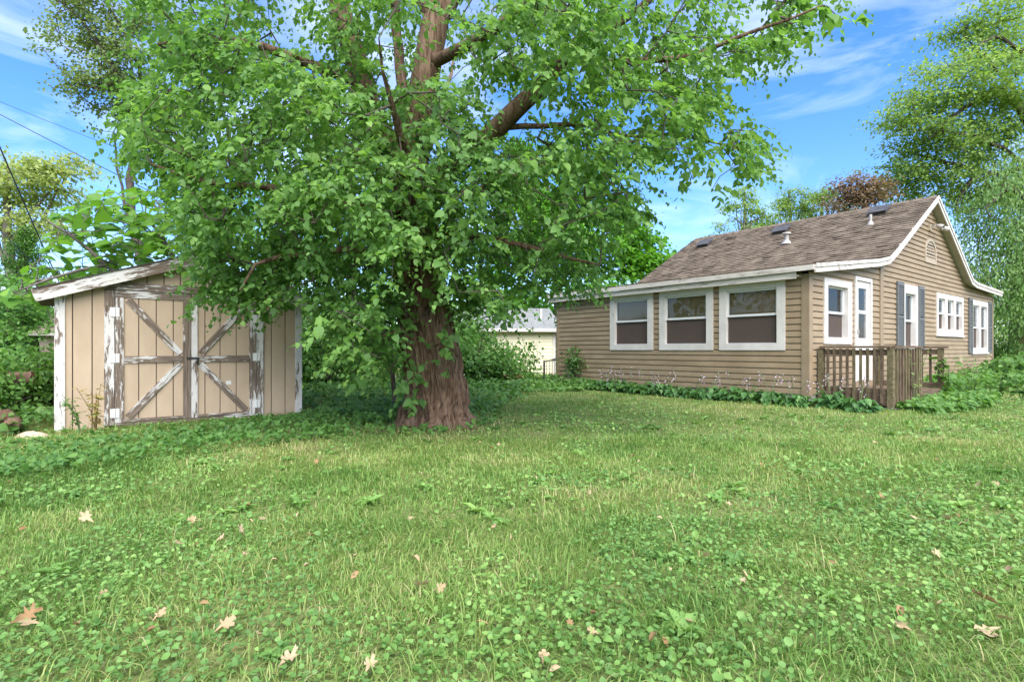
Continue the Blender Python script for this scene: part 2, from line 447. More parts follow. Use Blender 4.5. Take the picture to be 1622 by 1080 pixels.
# ------------------------------------------------------------------ house
TH = math.atan2(.619, .785)
HC = (5.39, 10.0)
house = empty('bungalow', (HC[0], HC[1], 0.0), TH)
tag(house, 'small bungalow with tan lap siding, white window trim and brown shingle roof', 'house')
def hw(s, t, z=0.0):
    """house coordinates to the place"""
    return Vector((HC[0] + .785 * s - .619 * t, HC[1] + .619 * s + .785 * t, z))
LEN, WID = 6.65, 13.68
RP = [(-.22, 2.555), (2.85, 2.945), (3.45, 3.06), (3.95, 3.31), (6.88, 4.97), (9.75, 3.34), (10.2, 3.10), (10.7, 3.03), (13.95, 2.965)]
def roof_z(s):
    return float(np.interp(s, [p[0] for p in RP], [p[1] for p in RP]))

def wbox(name, wall, h0, h1, d0, d1, z0, z1, mat, parent=None):
    if wall == 'g': return box(name, (h0, h1, -d0, -d1, z0, z1), mat, parent)
    return box(name, (-d0, -d1, h0, h1, z0, z1), mat, parent)
def wlist(wall, lst):
    if wall == 'g': return [(h0, h1, -d1, -d0, z0, z1) for (h0, h1, d0, d1, z0, z1) in lst]
    return [(-d1, -d0, h0, h1, z0, z1) for (h0, h1, d0, d1, z0, z1) in lst]
def wmulti(name, wall, lst, mat, parent=None):
    return multibox(name, wlist(wall, lst), mat, parent)
def reparent(o, part):
    """make o a sub-part of a part that sits at a plain offset in the same thing"""
    o.parent = part
    o.location = Vector(o.location) - Vector(part.location)

openings = {'g': [(.583, 1.877, 1.15, 2.40), (2.04, 2.95, .28, 2.55), (4.455, 6.42, .98, 2.62), (7.5, 10.04, 1.45, 2.56), (10.62, 13.42, .95, 2.57)],
            's': [(.397, 1.742, 1.03, 2.50), (1.886, 3.236, 1.03, 2.50), (3.411, 4.713, 1.03, 2.50)]}
CH = 0.1178
def siding(wall, h0, h1, zlo, ztop_fn, hfn=None):
    z = zlo
    prof = [(0.000, .030), (.68, .025), (.84, .004), (1.0, .001)]      # height share, outward offset: dutch lap
    while True:
        za, zb = z, z + CH
        if hfn:
            lo0, hi0 = hfn(za); lo1, hi1 = hfn(zb)
            if hi1 - lo1 < .08: break
        else:
            if za > ztop_fn: break
            lo0 = lo1 = h0; hi0 = hi1 = h1
        cuts = [(a, b) for (a, b, c, d) in openings[wall] if zb > c + CH - .001 and zb <= d + .004]
        segs = []
        cur = max(lo0, lo1) if hfn else lo0
        start = None
        edges = []
        for a, b in sorted(cuts):
            edges.append((start, a + .02)); start = b - .02
        edges.append((start, None))
        full = []
        for ea, eb in edges:
            la = lo0 if ea is None else ea; lb = hi0 if eb is None else eb
            if lb - la > 3.4:
                j = la + (lb - la) * rng.uniform(.25, .75); full += [(ea, j - .0012), (j + .0012, eb)]
            else: full.append((ea, eb))
        for ea, eb in full:
            VV = []
            for side in (0, 1):
                for k, (f, d) in enumerate(prof):
                    lo = lo0 + (lo1 - lo0) * f; hi = hi0 + (hi1 - hi0) * f
                    h = (lo if ea is None else ea) if side == 0 else (hi if eb is None else eb)
                    VV.append((h, d, za + f * CH))
                h = (lo0 if ea is None else ea) if side == 0 else (hi0 if eb is None else eb)
                VV.append((h, -.004, za)); 
            VV = np.array(VV)
            if VV[5:, 0].max() - VV[:5, 0].min() < .02: continue
            if wall == 'g': W = np.stack([VV[:, 0], -VV[:, 1], VV[:, 2]], -1)
            else: W = np.stack([-VV[:, 1], VV[:, 0], VV[:, 2]], -1)
            jit = rng.normal(0, .0012)
            W[:, 2] += jit
            F = np.array([[0, 1, 6, 5], [1, 2, 7, 6], [2, 3, 8, 7], [4, 0, 5, 9]])
            if wall == 's': F = F[:, ::-1]
            c = W.mean(0)
            link('siding_board', mesh_np('siding_board', W - c, F, M['vinyl']), house, c)
        z = zb
def gable_h(z):
    s = np.linspace(-.0, WID, 1200)
    rz = np.interp(s, [p[0] for p in RP], [p[1] for p in RP]) - .10
    ok = s[rz > z]
    return (ok.min(), ok.max()) if len(ok) else (6.88, 6.88)
siding('s', 0.10, LEN - .06, .225, 2.36)
siding('g', .10, WID, .225, 0, gable_h)
# sheathing behind the boards, far walls, foundation
box('sheathing', (.03, .08, .05, LEN, .12, 1.02), M['darkroom'], house)
box('sheathing', (.05, WID - .05, .03, .08, .12, .38), M['darkroom'], house)
Vw = [(.1, 0, .1)] + [(max(s, .1), 0, z - .12) for s, z in RP if s < WID] + [(WID, 0, 2.85), (WID, 0, .1)]
nv = len(Vw)
Vw = np.array([(a, LEN - .12, c) for a, _, c in Vw] + [(a, LEN, c) for a, _, c in Vw])
me_ = bpy.data.meshes.new('wall')
me_.from_pydata([tuple(v) for v in Vw], [], [list(range(nv)), list(range(2 * nv - 1, nv - 1, -1))] + [[i, i + nv, (i + 1) % nv + nv, (i + 1) % nv] for i in range(nv)])
me_.materials.append(M['vinyl']); link('wall', me_, house)
box('wall', (WID - .12, WID, .03, LEN - .13, .1, 2.85), M['vinyl'], house)
multibox('foundation', [(-.003, .2, -.003, LEN, -.15, .222), (.21, WID, -.003, .2, -.15, .222)], M['concrete'], house)
multibox('corner_trim', [(-.042, .1, -.042, -.001, .2, 2.42), (-.042, -.001, .001, .1, .2, 2.42)], M['vinyl_trim'], house)
multibox('corner_trim', [(WID - .08, WID + .02, -.042, -.001, .2, 2.8)], M['vinyl_trim'], house)
multibox('corner_trim', [(-.042, -.001, LEN - .08, LEN + .02, .2, 2.4)], M['vinyl_trim'], house)
multibox('corner_trim', [(3.42, 3.60, -.05, -.017, .2, 2.93)], M['vinyl_trim'], house)

def dh_window(wall, h0, h1, z0, z1, g, rail, casing=.13, mull=0, look='blind', rec=.09, name='window'):
    """double-hung window: casing board frame, sashes, two panes, screen and blind behind"""
    gh0, gh1, gz0, gz1 = g
    cs = [(h0, gh0, -.10, .048, z0, z1), (gh1, h1, -.10, .048, z0, z1), (gh0, gh1, -.10, .048, gz1, z1), (gh0, gh1, -.10, .048, z0, gz0)]
    w = wmulti(name, wall, cs, M['white'], house)
    n = mull + 1
    mw = .20 if mull else 0
    uw = ((gh1 - gh0) - mull * mw) / n
    for i in range(n):
        a = gh0 + i * (uw + mw); b = a + uw
        if i:
            reparent(wbox('mullion', wall, a - mw, a, -.1, .045, gz0, gz1, M['white'], house), w)
        e = .035
        d = -rec
        reparent(wmulti('sash', wall, [(a, a + e, d, d + .035, rail, gz1), (b - e, b, d, d + .035, rail, gz1), (a + e, b - e, d, d + .035, gz1 - e, gz1), (a + e, b - e, d, d + .035, rail, rail + .045)], M['sash'], house), w)
        reparent(wmulti('sash', wall, [(a, a + e, d - .04, d - .005, gz0, rail), (b - e, b, d - .04, d - .005, gz0, rail), (a + e, b - e, d - .04, d - .005, gz0, gz0 + e), (a + e, b - e, d - .04, d - .005, rail - .03, rail - .001)], M['sash'], house), w)
        reparent(wbox('pane', wall, a + e, b - e, d + .010, d + .016, rail + .045, gz1 - e, M['glass'], house), w)
        reparent(wbox('pane', wall, a + e, b - e, d - .030, d - .024, gz0 + e, rail - .03, M['glass'], house), w)
        reparent(wbox('screen', wall, a + .005, b - .005, d - .004, d - .001, gz0 + .012, rail - .002, M['screen'] if look != 'open' else M['darkroom'], house), w)
        bm_ = {'blind': M['blind'], 'curtain': M['curtain'], 'open': M['curtain']}[look]
        reparent(wbox('blind' if look == 'blind' else 'curtain', wall, a, b, d - .062, d - .055, gz0, gz1, bm_, house), w)
    return w
for (a, b, c, d) in openings['s']:
    dh_window('s', a, b, c, 2.385, (a + .155, b - .155, 1.165, 2.225), 1.70, rec=.03)
    # mitre joints of the casing
dh_window('g', .583, 1.877, 1.15, 2.40, (.74, 1.68, 1.275, 2.27), 1.74, rec=.07)
dh_window('g', 4.93, 5.95, 1.0, 2.60, (5.03, 5.78, 1.12, 2.39), 1.72, look='curtain', rec=.06)
dh_window('g', 7.5, 10.04, 1.45, 2.56, (7.62, 9.92, 1.60, 2.42), 2.0, mull=2, look='curtain', rec=.04)
dh_window('g', 11.02, 12.95, .95, 2.57, (11.12, 12.83, 1.08, 2.41), 1.70, mull=1, look='curtain', rec=.04)
wbox('sill', 'g', 7.46, 10.08, .02, .075, 1.40, 1.447, M['white'], house)
wbox('sill', 'g', 10.98, 12.99, .02, .075, .90, .947, M['white'], house)
def shutter(h0, h1, z0, z1):
    fr = wmulti('shutter', 'g', [(h0, h0 + .05, .032, .068, z0, z1), (h1 - .05, h1, .032, .068, z0, z1), (h0 + .05, h1 - .05, .032, .068, z0, z0 + .07), (h0 + .05, h1 - .05, .032, .068, z1 - .09, z1), (h0 + .05, h1 - .05, .032, .068, (z0 + z1) / 2 - .03, (z0 + z1) / 2 + .03)], M['shutter'], house)
    sl = []
    z = z0 + .08
    V = []; F = []
    i = 0
    while z < z1 - .11:
        if abs(z + .02 - (z0 + z1) / 2) > .05:
            v = cube_v(h0 + .05, h1 - .05, -.040, -.036, z, z + .042)
            v[[4, 5, 6, 7], 1] += .0; v[[0, 1, 2, 3], 1] -= .026
            V.append(v - np.array(fr.location)); F.append(CUBE_F + 8 * i); i += 1
        z += .045
    o = link('louvres', mesh_np('louvres', np.concatenate(V), np.concatenate(F), M['shutter']), fr)
    tag(o, kind='stuff')
    reparent(wbox('backing', 'g', h0 + .04, h1 - .04, .031, .0315, z0 + .02, z1 - .02, M['metal_dark'], house), fr)
shutter(4.46, 4.90, .98, 2.63); shutter(5.97, 6.40, .98, 2.63)
shutter(10.62, 11.0, .93, 2.60); shutter(12.97, 13.40, .93, 2.60)

# entry door (storm door) with casing
wbox('threshold', 'g', 2.04, 2.95, -.05, .055, .27, .389, M['vinyl_trim'], house)
dr = wmulti('door', 'g', [(2.04, 2.12, -.08, .050, .39, 2.55), (2.87, 2.95, -.08, .050, .39, 2.55), (2.12, 2.87, -.08, .050, 2.47, 2.55)], M['white'], house)
reparent(wmulti('door_leaf', 'g', [(2.125, 2.27, -.02, .02, .40, 2.465), (2.70, 2.865, -.02, .02, .40, 2.465), (2.27, 2.70, -.02, .02, 2.32, 2.465), (2.27, 2.70, -.02, .02, .40, 1.28), (2.27, 2.70, -.018, .018, 1.79, 1.86)], M['white'], house), dr)
reparent(wbox('pane', 'g', 2.27, 2.70, -.004, .002, 1.28, 1.79, M['glass'], house), dr)
reparent(wbox('pane', 'g', 2.27, 2.70, -.004, .002, 1.86, 2.32, M['glass'], house), dr)
reparent(wbox('curtain', 'g', 2.2, 2.78, -.10, -.09, 1.2, 2.4, M['screen'], house), dr)
reparent(wbox('handle', 'g', 2.16, 2.20, .02, .06, 1.36, 1.46, M['metal_grey'], house), dr)

# arched louvre vent high on the gable
def arch(name, cx, w, z0, z1, d0, d1, mat, hole=None):
    n = 14
    def outline(w_, za, zb):
        pts = [(cx - w_ / 2, za)]
        zs = za + (zb - za) * .45
        for k in range(n + 1):
            a = math.pi - math.pi * k / n
            pts.append((cx + w_ / 2 * math.cos(a), zs + (zb - zs) * math.sin(a)))
        pts.append((cx + w_ / 2, za))
        return pts
    O = outline(w, z0, z1); I = outline(w - .16, z0 + .09, z1 - .08)
    V = []
    for P_ in (O, I):
        for d in (d0, d1):
            V += [(x, -d, z) for x, z in P_]
    m = len(O); F = []
    for k in range(m):
        k2 = (k + 1) % m
        F.append([m + k, m + k2, 3 * m + k2, 3 * m + k])     # front ring
        F.append([k, k2, m + k2, m + k])                      # outer edge
        F.append([3 * m + k, 3 * m + k2, 2 * m + k2, 2 * m + k])
    return link(name, mesh_np(name, np.array(V), np.array(F), mat), house)
av = arch('gable_vent', 7.0, .92, 3.28, 3.93, .0, .045, M['vent_tan'])
link('backing', boxes_mesh('backing', [(6.58, 7.42, -.019, -.017, 3.33, 3.84)], M['metal_dark']), av)
for k in range(6):
    hw_ = .37 if k < 3 else (.35, .29, .18)[k - 3]
    v = cube_v(7 - hw_, 7 + hw_, -.022, -.016, 3.375 + k * .078, 3.42 + k * .078); v[[0, 1, 2, 3], 1] -= .022
    link('slat', mesh_np('slat', v, CUBE_F, M['vent_tan']), av)
# flood light under the peak
fl = wbox('flood_light', 'g', 6.86, 7.0, .016, .06, 4.12, 4.28, M['vent_tan'], house)
for dx in (-.05, .22):
    P_ = [(0.0, -.02, 0.04), (dx * .5, -.12, .05), (dx, -.17, .03)]
    tube('arm', P_, .012, M['metal_grey'], fl, 6)
    tube('lamp_head', [(dx, -.16, .03), (dx * 1.4, -.22, -.01), (dx * 1.6, -.30, -.05)], [.03, .06, .065], M['metal_grey'], fl, 10)
wbox('outlet_box', 'g', 9.6, 9.85, .012, .06, .66, .80, M['vent_tan'], house)

# roof
T0, T1 = -.2, LEN + .2
def roof_mesh():
    V = []; n = len(RP)
    for (s, z) in RP: V += [(s, T0, z), (s, T1, z), (s, T0, z - .07), (s, T1, z - .07)]
    F = []
    for i in range(n - 1):
        a, b = 4 * i, 4 * i + 4
        F += [[a, b, b + 1, a + 1], [a + 2, a + 3, b + 3, b + 2], [a, a + 2, b + 2, b], [a + 1, b + 1, b + 3, a + 3]]
    F += [[0, 1, 3, 2], [4 * n - 4, 4 * n - 2, 4 * n - 1, 4 * n - 3]]
    return mesh_np('roof', np.array(V, float), np.array(F), M['soffit'])
roof = link('roof', roof_mesh(), house)
# shingle courses: every tab a thin tilted slab
V, F, k = [], [], 0
sl = np.array([p[0] for p in RP]); zl = np.array([p[1] for p in RP])
cum = np.concatenate([[0], np.cumsum(np.hypot(np.diff(sl), np.diff(zl)))])
Ltot = cum[-1]; pk = cum[4]
def onroof(u): return np.interp(u, cum, sl), np.interp(u, cum, zl)
def shingle_side(u0, u1, sgn):
    global k
    nrow = int(abs(u1 - u0) / .138)
    for r_ in range(nrow):
        ua = u0 + sgn * r_ * .138; ub = ua + sgn * .17
        if sgn * (ub - u1) > 0: ub = u1
        (sa, za), (sb, zb) = onroof(ua), onroof(ub)
        tx, tz = sb - sa, zb - za; L_ = math.hypot(tx, tz); nxn, nzn = -tz / L_, tx / L_
        if nzn < 0: nxn, nzn = -nxn, -nzn
        t = T0 - .02 - rng.random() * .25
        while t < T1 + .02:
            wd = rng.uniform(.2, .36)
            ta, tb = max(t, T0 - .02), min(t + wd - .008, T1 + .02)
            t += wd
            if tb - ta < .03: continue
            lift = .021 + rng.random() * .009 + (.014 if rng.random() < .05 else 0)
            lift2 = lift + rng.normal(0, .003)
            dj = rng.normal(0, .006)
            for (tt, lf) in ((ta, lift), (tb, lift2)):
                V.append((sa + nxn * lf - sgn * dj * tx / L_, tt, za + nzn * lf))
            for tt in (tb, ta): V.append((sb + nxn * .006, tt, zb + nzn * .006))
            for tt in (ta, tb): V.append((sa + nxn * .002, tt, za + nzn * .002))
            F.append([k, k + 1, k + 2, k + 3]); F.append([k + 4, k + 5, k + 1, k]); k += 6
shingle_side(0.0, pk, 1)
shingle_side(Ltot, pk, -1)
sh = link('shingles', mesh_np('shingles', np.array(V), np.array(F), M['shingle']), roof)
tag(sh, kind='stuff')
# ridge caps
for i in range(24):
    a = T0 + i * (T1 - T0) / 24; b = a + (T1 - T0) / 24 - .006
    zr = 4.985 + (i % 2) * .004
    Vc = np.array([(6.74, a, zr - .075), (6.88, a, zr + .02), (7.02, a, zr - .075), (6.74, b, zr - .085), (6.88, b, zr + .008), (7.02, b, zr - .085)])
    link('ridge_cap', mesh_np('ridge_cap', Vc, np.array([[0, 1, 4, 3], [1, 2, 5, 4]]), M['shingle']), roof)
# rake boards on the gable end, following the kinked roof line
for i in range(len(RP) - 1):
    (s0, z0), (s1, z1) = RP[i], RP[i + 1]
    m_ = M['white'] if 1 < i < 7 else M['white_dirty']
    wdt = .15
    Vr = np.array([(s0, 0, z0 - .005), (s1, 0, z1 - .005), (s1, 0, z1 - wdt), (s0, 0, z0 - wdt)])
    Vr = np.concatenate([Vr + (0, T0 - .028, 0), Vr + (0, T0 - .002, 0)])
    c = Vr.mean(0)
    link('rake_board', mesh_np('rake_board', Vr - c, CUBE_F, m_), roof, c)
    Vr = np.array([(s0, 0, z0 + .012), (s1, 0, z1 + .012), (s1, 0, z1 - .055), (s0, 0, z0 - .055)])
    Vr = np.concatenate([Vr + (0, T0 - .05, 0), Vr + (0, T0 - .029, 0)])
    c = Vr.mean(0)
    link('rake_trim', mesh_np('rake_trim', Vr - c, CUBE_F, m_), roof, c)
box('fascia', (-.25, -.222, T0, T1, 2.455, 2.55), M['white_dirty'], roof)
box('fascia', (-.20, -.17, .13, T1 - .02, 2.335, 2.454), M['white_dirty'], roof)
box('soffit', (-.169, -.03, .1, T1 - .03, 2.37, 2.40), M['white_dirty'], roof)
# roof vents and pipes
def roof_pt(px, py):
    d = Vector(((px - 811) / FPX, 1.0, (HOR - py) / FPX)); o_ = Vector((0, 0, CAMZ))
    for i in range(900, 3000):
        p = o_ + d * (i * .01)
        x, y = p.x - HC[0], p.y - HC[1]
        s, t = .785 * x + .619 * y, -.619 * x + .785 * y
        if 3.5 < s < 6.88 and p.z < roof_z(s): return s, t, roof_z(s)
    return 6.5, 3, roof_z(6.5)
sl_a = math.atan2(4.97 - 3.31, 6.88 - 3.95)
for (px, py) in ((1393, 338), (1238, 368), (1117, 389)):
    s, t, z = roof_pt(px, py)
    t = min(t, T1 - .3)
    Vv = np.concatenate([cube_v(-.17, .17, -.19, .19, .0, .10), cube_v(-.22, .22, -.24, .24, .101, .135)])
    Vv[[4, 7, 12, 15], 2] -= .02; 
    o = link('box_vent', mesh_np('box_vent', Vv, np.concatenate([CUBE_F, CUBE_F + 8]), M['metal_dark']), roof, (s, t, z + .01))
    o.rotation_euler = (0, -sl_a, 0)
for (px, py, h, r_, cap) in ((1379, 356, .26, .035, False), (1246, 386, .27, .06, True)):
    s, t, z = roof_pt(px, py)
    o = tube('vent_pipe', [(0, 0, -.05), (0, 0, h)], r_, M['metal_grey'], roof, 12)
    o.location = (s, t, z)
    fo = tube('flashing', [(0, 0, -.02), (0, 0, .05), (0, 0, .09)], [r_ * 2.6, r_ * 1.7, r_ * 1.05], M['metal_grey'], o, 12)
    if cap:
        tube('vent_cap', [(0, 0, h - .02), (0, 0, h - .015), (0, 0, h + .03), (0, 0, h + .035)], [r_ * 1.1, r_ * 1.9, r_ * 1.9, .01], M['metal_grey'], o, 12)

# ------------------------------------------------------------------ deck
deck = empty('wooden_deck', (HC[0], HC[1], 0), TH)
tag(deck, 'small weathered wooden deck with baluster railing at the bungalow side door', 'deck')
DS0, DS1, DT = .30, 3.32, -1.19
fz = .27
nb = 9
for i in range(nb):
    a = -.03 - i * (1.2 / nb)
    box('deck_board', (DS0, DS1, a - 1.2 / nb + .006, a, fz - .035, fz + rng.normal(0, .0015)), M['deckwood'], deck)
box('rim_board', (DS0 + .04, DS1 - .04, DT - .045, DT - .005, .09, fz - .036), M['deckwood'], deck)
box('rim_board', (DS0 - .001, DS0 + .038, DT, -.03, .09, fz - .036), M['deckwood'], deck)
box('rim_board', (DS1 - .038, DS1 + .001, DT, -.03, .09, fz - .036), M['deckwood'], deck)
for (s, t) in ((DS0 + .02, DT - .01), (DS0 + .02, -.10), (1.74, DT - .01), (DS1 - .05, DT + .03), (DS1 - .05, -.1)):
    box('post', (s - .045, s + .045, t - .045, t + .045, .02, 1.068), M['deckgreen'], deck)
box('footing', (DS0 - .1, DS0 + .15, DT - .12, DT + .13, -.08, .06), M['metal_dark'], deck)
box('footing', (DS1 - .16, DS1 + .09, DT - .08, DT + .16, -.08, .06), M['metal_dark'], deck)
def rail(s0, t0, s1, t1, n, off):
    d = Vector((s1 - s0, t1 - t0, 0)); nrm = Vector((d.y, -d.x, 0)).normalized() * off
    up = Vector((0, 0, 1))
    board('top_rail', Vector((s0, t0, .99)), Vector((s1, t1, .99)), .09, .038, nrm, M['deckwood'], deck)
    board('bottom_rail', Vector((s0, t0, .33)), Vector((s1, t1, .33)), .09, .038, nrm, M['deckwood'], deck)
    cap0 = Vector((s0, t0, 1.09)) - d.normalized() * .07; cap1 = Vector((s1, t1, 1.09)) + d.normalized() * .07
    board('rail_cap', cap0, cap1, .14, .036, up, M['deckwood'], deck)
    for i in range(n):
        p = Vector((s0, t0, 0)) + d * ((i + .6) / (n + .2)) + nrm * .04
        board('baluster', p + Vector((rng.normal(0, .004), 0, .13)), p + Vector((0, 0, 1.06)), .038, .036, nrm, M['deckgreen'] if rng.random() < .4 else M['deckwood'], deck)
rail(DS0 + .02, -.16, DS0 + .02, DT + .05, 9, 1)
rail(DS0 + .08, DT - .01, 1.68, DT - .01, 9, 1)
rail(DS1 - .05, -.16, DS1 - .05, DT - .02, 7, -1)
box('step', (1.85, DS1 - .1, DT - .38, DT - .06, .05, .13), M['deckwood'], deck)

# ------------------------------------------------------------------ shed
TS = math.atan2(.631, .775)
SX, SY = -5.83, 7.03
shed = empty('garden_shed', (SX, SY, 0), TS)
tag(shed, 'tan panelled garden shed with double doors and flaking white trim', 'shed')
SW, SDp = 3.06, 2.6
def sroof(s): return 1.835 + (1.53 - abs(s - 1.53)) * .355        # underside of roof
def spanel(s0, s1, z0, z1fn, d, parent, name='siding_panel'):
    za, zb = z1fn(s0), z1fn(s1)
    Vp = np.array([(s0, -d, z0), (s1, -d, z0), (s1, 0, z0), (s0, 0, z0), (s0, -d, za), (s1, -d, zb), (s1, 0, zb), (s0, 0, za)])
    if s0 < 1.53 < s1 and z1fn is sroof_top:
        pass
    c = Vp.mean(0); 
    return link(name, mesh_np(name, Vp - c, CUBE_F, M['t111']), parent, c)
def sroof_top(s): return sroof(s) - .005
gro = [0.0, .16, .362, .565]
g_ = .0065
def run(edges, z0, fn, d, parent):
    for a, b in zip(edges[:-1], edges[1:]):
        spanel(a + g_, b - g_, z0, fn, d, parent)
run([.0, .16, .362, .50], .0, sroof_top, .012, shed)
run([2.47, 2.61, 2.82, 3.06], .0, sroof_top, .012, shed)
run([.50, .565, .77, .97, 1.17, 1.37, 1.53, 1.69, 1.89, 2.09, 2.29, 2.47], 1.86, sroof_top, .012, shed)
box('sheathing', (.02, SW - .02, .004, .05, -.05, 1.80), M['groove'], shed)
Vg = np.array([(.02, .004, 1.80), (SW - .02, .004, 1.80), (1.53, .004, 2.34), (.02, .05, 1.80), (SW - .02, .05, 1.80), (1.53, .05, 2.34)])
link('gable_sheathing', mesh_np('gable_sheathing', Vg, np.array([[0, 1, 2], [3, 5, 4], [0, 2, 5], [0, 5, 3], [1, 4, 5], [1, 5, 2], [0, 3, 4], [0, 4, 1]]), M['groove']), shed)
box('side_wall', (-.002, .03, .06, SDp, -.05, 1.80), M['t111'], shed)
box('side_wall', (SW - .03, SW + .002, .06, SDp, -.05, 1.80), M['t111'], shed)
box('back_wall', (.035, SW - .035, SDp - .05, SDp, -.05, 1.82), M['t111'], shed)
# corner trim
def vboard(name, s0, s1, z0, z1, d0, d1, mat, parent):
    return board(name, ((s0 + s1) / 2, -(d0 + d1) / 2, z0), ((s0 + s1) / 2, -(d0 + d1) / 2, z1), s1 - s0, d1 - d0, (0, -1, 0), mat, parent)
def hboard(name, s0, s1, z0, z1, d0, d1, mat, parent):
    return board(name, (s0, -(d0 + d1) / 2, (z0 + z1) / 2), (s1, -(d0 + d1) / 2, (z0 + z1) / 2), z1 - z0, d1 - d0, (0, -1, 0), mat, parent)
vboard('corner_board', -.02, .085, .0, 1.82, .014, .034, M['p_white'], shed)
board('corner_board', (-.014, .055, 0), (-.014, .055, 1.82), .10, .02, (-1, 0, 0), M['p_white'], shed)
vboard('corner_board', SW - .085, SW + .02, .0, 1.80, .014, .034, M['p_white'], shed)
# door casing and header
vboard('door_casing', .49, .598, .03, 1.84, .014, .036, M['p_mid'], shed)
vboard('door_casing', 2.385, 2.485, .03, 1.84, .014, .036, M['p_mid'], shed)
hboard('header_board', .47, 2.51, 1.852, 1.955, .014, .038, M['p_bare'], shed)
hboard('sill_board', .60, 2.40, -.03, .055, .010, .05, M['p_bare'], shed)
def shed_door(s0, s1, hinge_left):
    d = empty('door', (0, 0, 0)); d.parent = shed
    bx = boxes_mesh('door', [(s0 + .004, s1 - .004, -.016, -.008, .065, 1.83)], M['groove'])
    bpy.data.objects.remove(d)
    d = link('door', bx, shed)
    st = .098
    gs = [s0 + st - .01]
    gg = [.872, 1.076, 1.28] if hinge_left else [1.68, 1.88, 2.10]
    ed = [s0 + .01] + gg + [s1 - .01]
    for a, b in zip(ed[:-1], ed[1:]):
        Vp = cube_v(a + g_, b - g_, -.024, -.0165, .075, 1.82)
        c = Vp.mean(0)
        link('siding_panel', mesh_np('siding_panel', Vp - c, CUBE_F, M['t111']), d, c)
    D0, D1 = .0245, .044
    hb = M['p_mid']; mm = M['p_bare']
    if hinge_left:
        vboard('stile', s0, s0 + st, .06, 1.745, D0, D1, M['p_mid'], d); vboard('stile', s1 - st, s1, .06, 1.745, D0, D1, M['p_bare'], d)
    else:
        vboard('stile', s0, s0 + st * .8, .06, 1.745, D0, D1, M['p_white'], d); vboard('stile', s1 - st, s1, .06, 1.745, D0, D1, M['p_mid'], d)
    hboard('rail', s0 + .002, s1 - .002, 1.748, 1.842, D0, D1 - .002, M['p_bare'], d)
    a, b = s0 + st, s1 - (st if hinge_left else st)
    if not hinge_left: a = s0 + st * .8
    hboard('rail', a + .003, b - .003, .86, .955, D0, D1, M['p_bare'], d)
    hboard('rail', a + .003, b - .003, .062, .10, D0, D1 - .004, M['p_bare'], d)
    mid = b if hinge_left else a; far = a if hinge_left else b
    sg = 1 if hinge_left else -1
    for (z0, z1) in ((1.72, .985), (.125, .835)):
        p0 = Vector((far + sg * .05, -(D0 + D1) / 2 - .001, z0)); p1 = Vector((mid - sg * .035, -(D0 + D1) / 2 - .001, z1))
        board('brace', p0, p1, .088, D1 - D0 - .003, (0, -1, 0), M['p_bare'], d)
    for z in ((1.55, .93, .19) if hinge_left else (1.52, .93, .21)):
        h = s0 - .002 if hinge_left else s1 + .002
        hg = box('hinge', (h - .052, h + .052, -.0465, -.0445, z - .06, z + .06), M['hinge'], d)
        o = tube('pin', [(0, -.004, -.065), (0, -.004, .065)], .007, M['hinge'], hg, 8)
    return d
ld = shed_door(.604, 1.497, True)
rd = shed_door(1.503, 2.38, False)
box('latch', (1.44, 1.60, -.056, -.0455, .905, .935), M['iron'], ld)
tube('padlock', [(1.56, -.065, .93), (1.575, -.07, .90), (1.57, -.07, .85), (1.56, -.065, .845)], [.008, .012, .02, .018], M['iron'], ld, 8)
box('paper_scrap', (1.96, 2.03, -.0265, -.0245, .52, .575), M['hinge'], rd)
# roof: two slabs with front overhang, rake boards
def slab(sA, sB, parent):
    zA = sroof(sA); zB = sroof(sB)
    Vp = np.array([(sA, -.14, zA + .004), (sB, -.14, zB + .004), (sB, SDp + .1, zB + .004), (sA, SDp + .1, zA + .004), (sA, -.14, zA + .04), (sB, -.14, zB + .04), (sB, SDp + .1, zB + .04), (sA, SDp + .1, zA + .04)])
    return link('roof_panel', mesh_np('roof_panel', Vp, CUBE_F, M['felt']), parent)
slab(-.22, 1.529, shed); slab(1.531, 3.28, shed)
for (a, b, mt) in ((-.22, 1.529, M['p_mid']), (1.531, 3.28, M['p_white'])):
    sA, sB = (a, b)
    p0 = Vector((sA, -.151, sroof(sA) - .045)); p1 = Vector((sB, -.151, sroof(sB) - .045))
    board('rake_board', p0, p1, .158, .02, (0, -1, 0), mt, shed)
    Vp = np.array([(sA, -.175, sroof(sA) + .035), (sB, -.175, sroof(sB) + .035), (sB, -.141, sroof(sB) + .035), (sA, -.141, sroof(sA) + .035)])
    Vp = np.concatenate([Vp, Vp + (0, 0, .014)])
    link('drip_edge', mesh_np('drip_edge', Vp, CUBE_F, M['felt']), shed)
box('eave_return', (-.22, .10, -.139, -.035, 1.725, 1.745), M['p_white'], shed)
box('eave_soffit', (-.215, -.03, -.13, SDp, 1.752, 1.762), M['groove'], shed)
box('eave_soffit', (SW + .03, SW + .215, -.13, SDp, 1.752, 1.762), M['groove'], shed)

# ------------------------------------------------------------------ leaves and trees
LEAF_V = np.array([(0, 0, 0), (0, .40, -.01), (0, .76, -.05), (0, 1.05, -.16), (-.34, .06, .05), (-.43, .40, .08), (-.24, .76, .0), (.34, .06, .05), (.43, .40, .08), (.24, .76, .0)])
LEAF_F = np.array([(0, 1, 5), (0, 5, 4), (1, 2, 6), (1, 6, 5), (2, 3, 6), (0, 8, 1), (0, 7, 8), (1, 9, 2), (1, 8, 9), (2, 9, 3)])
SIM_V = np.array([(0, 0, 0), (-.34, .45, .09), (0, 1, -.08), (.34, .45, .09)])
SIM_F = np.array([(0, 2, 1), (0, 3, 2)])
NAR_V = SIM_V * np.array([.62, 1, .8])

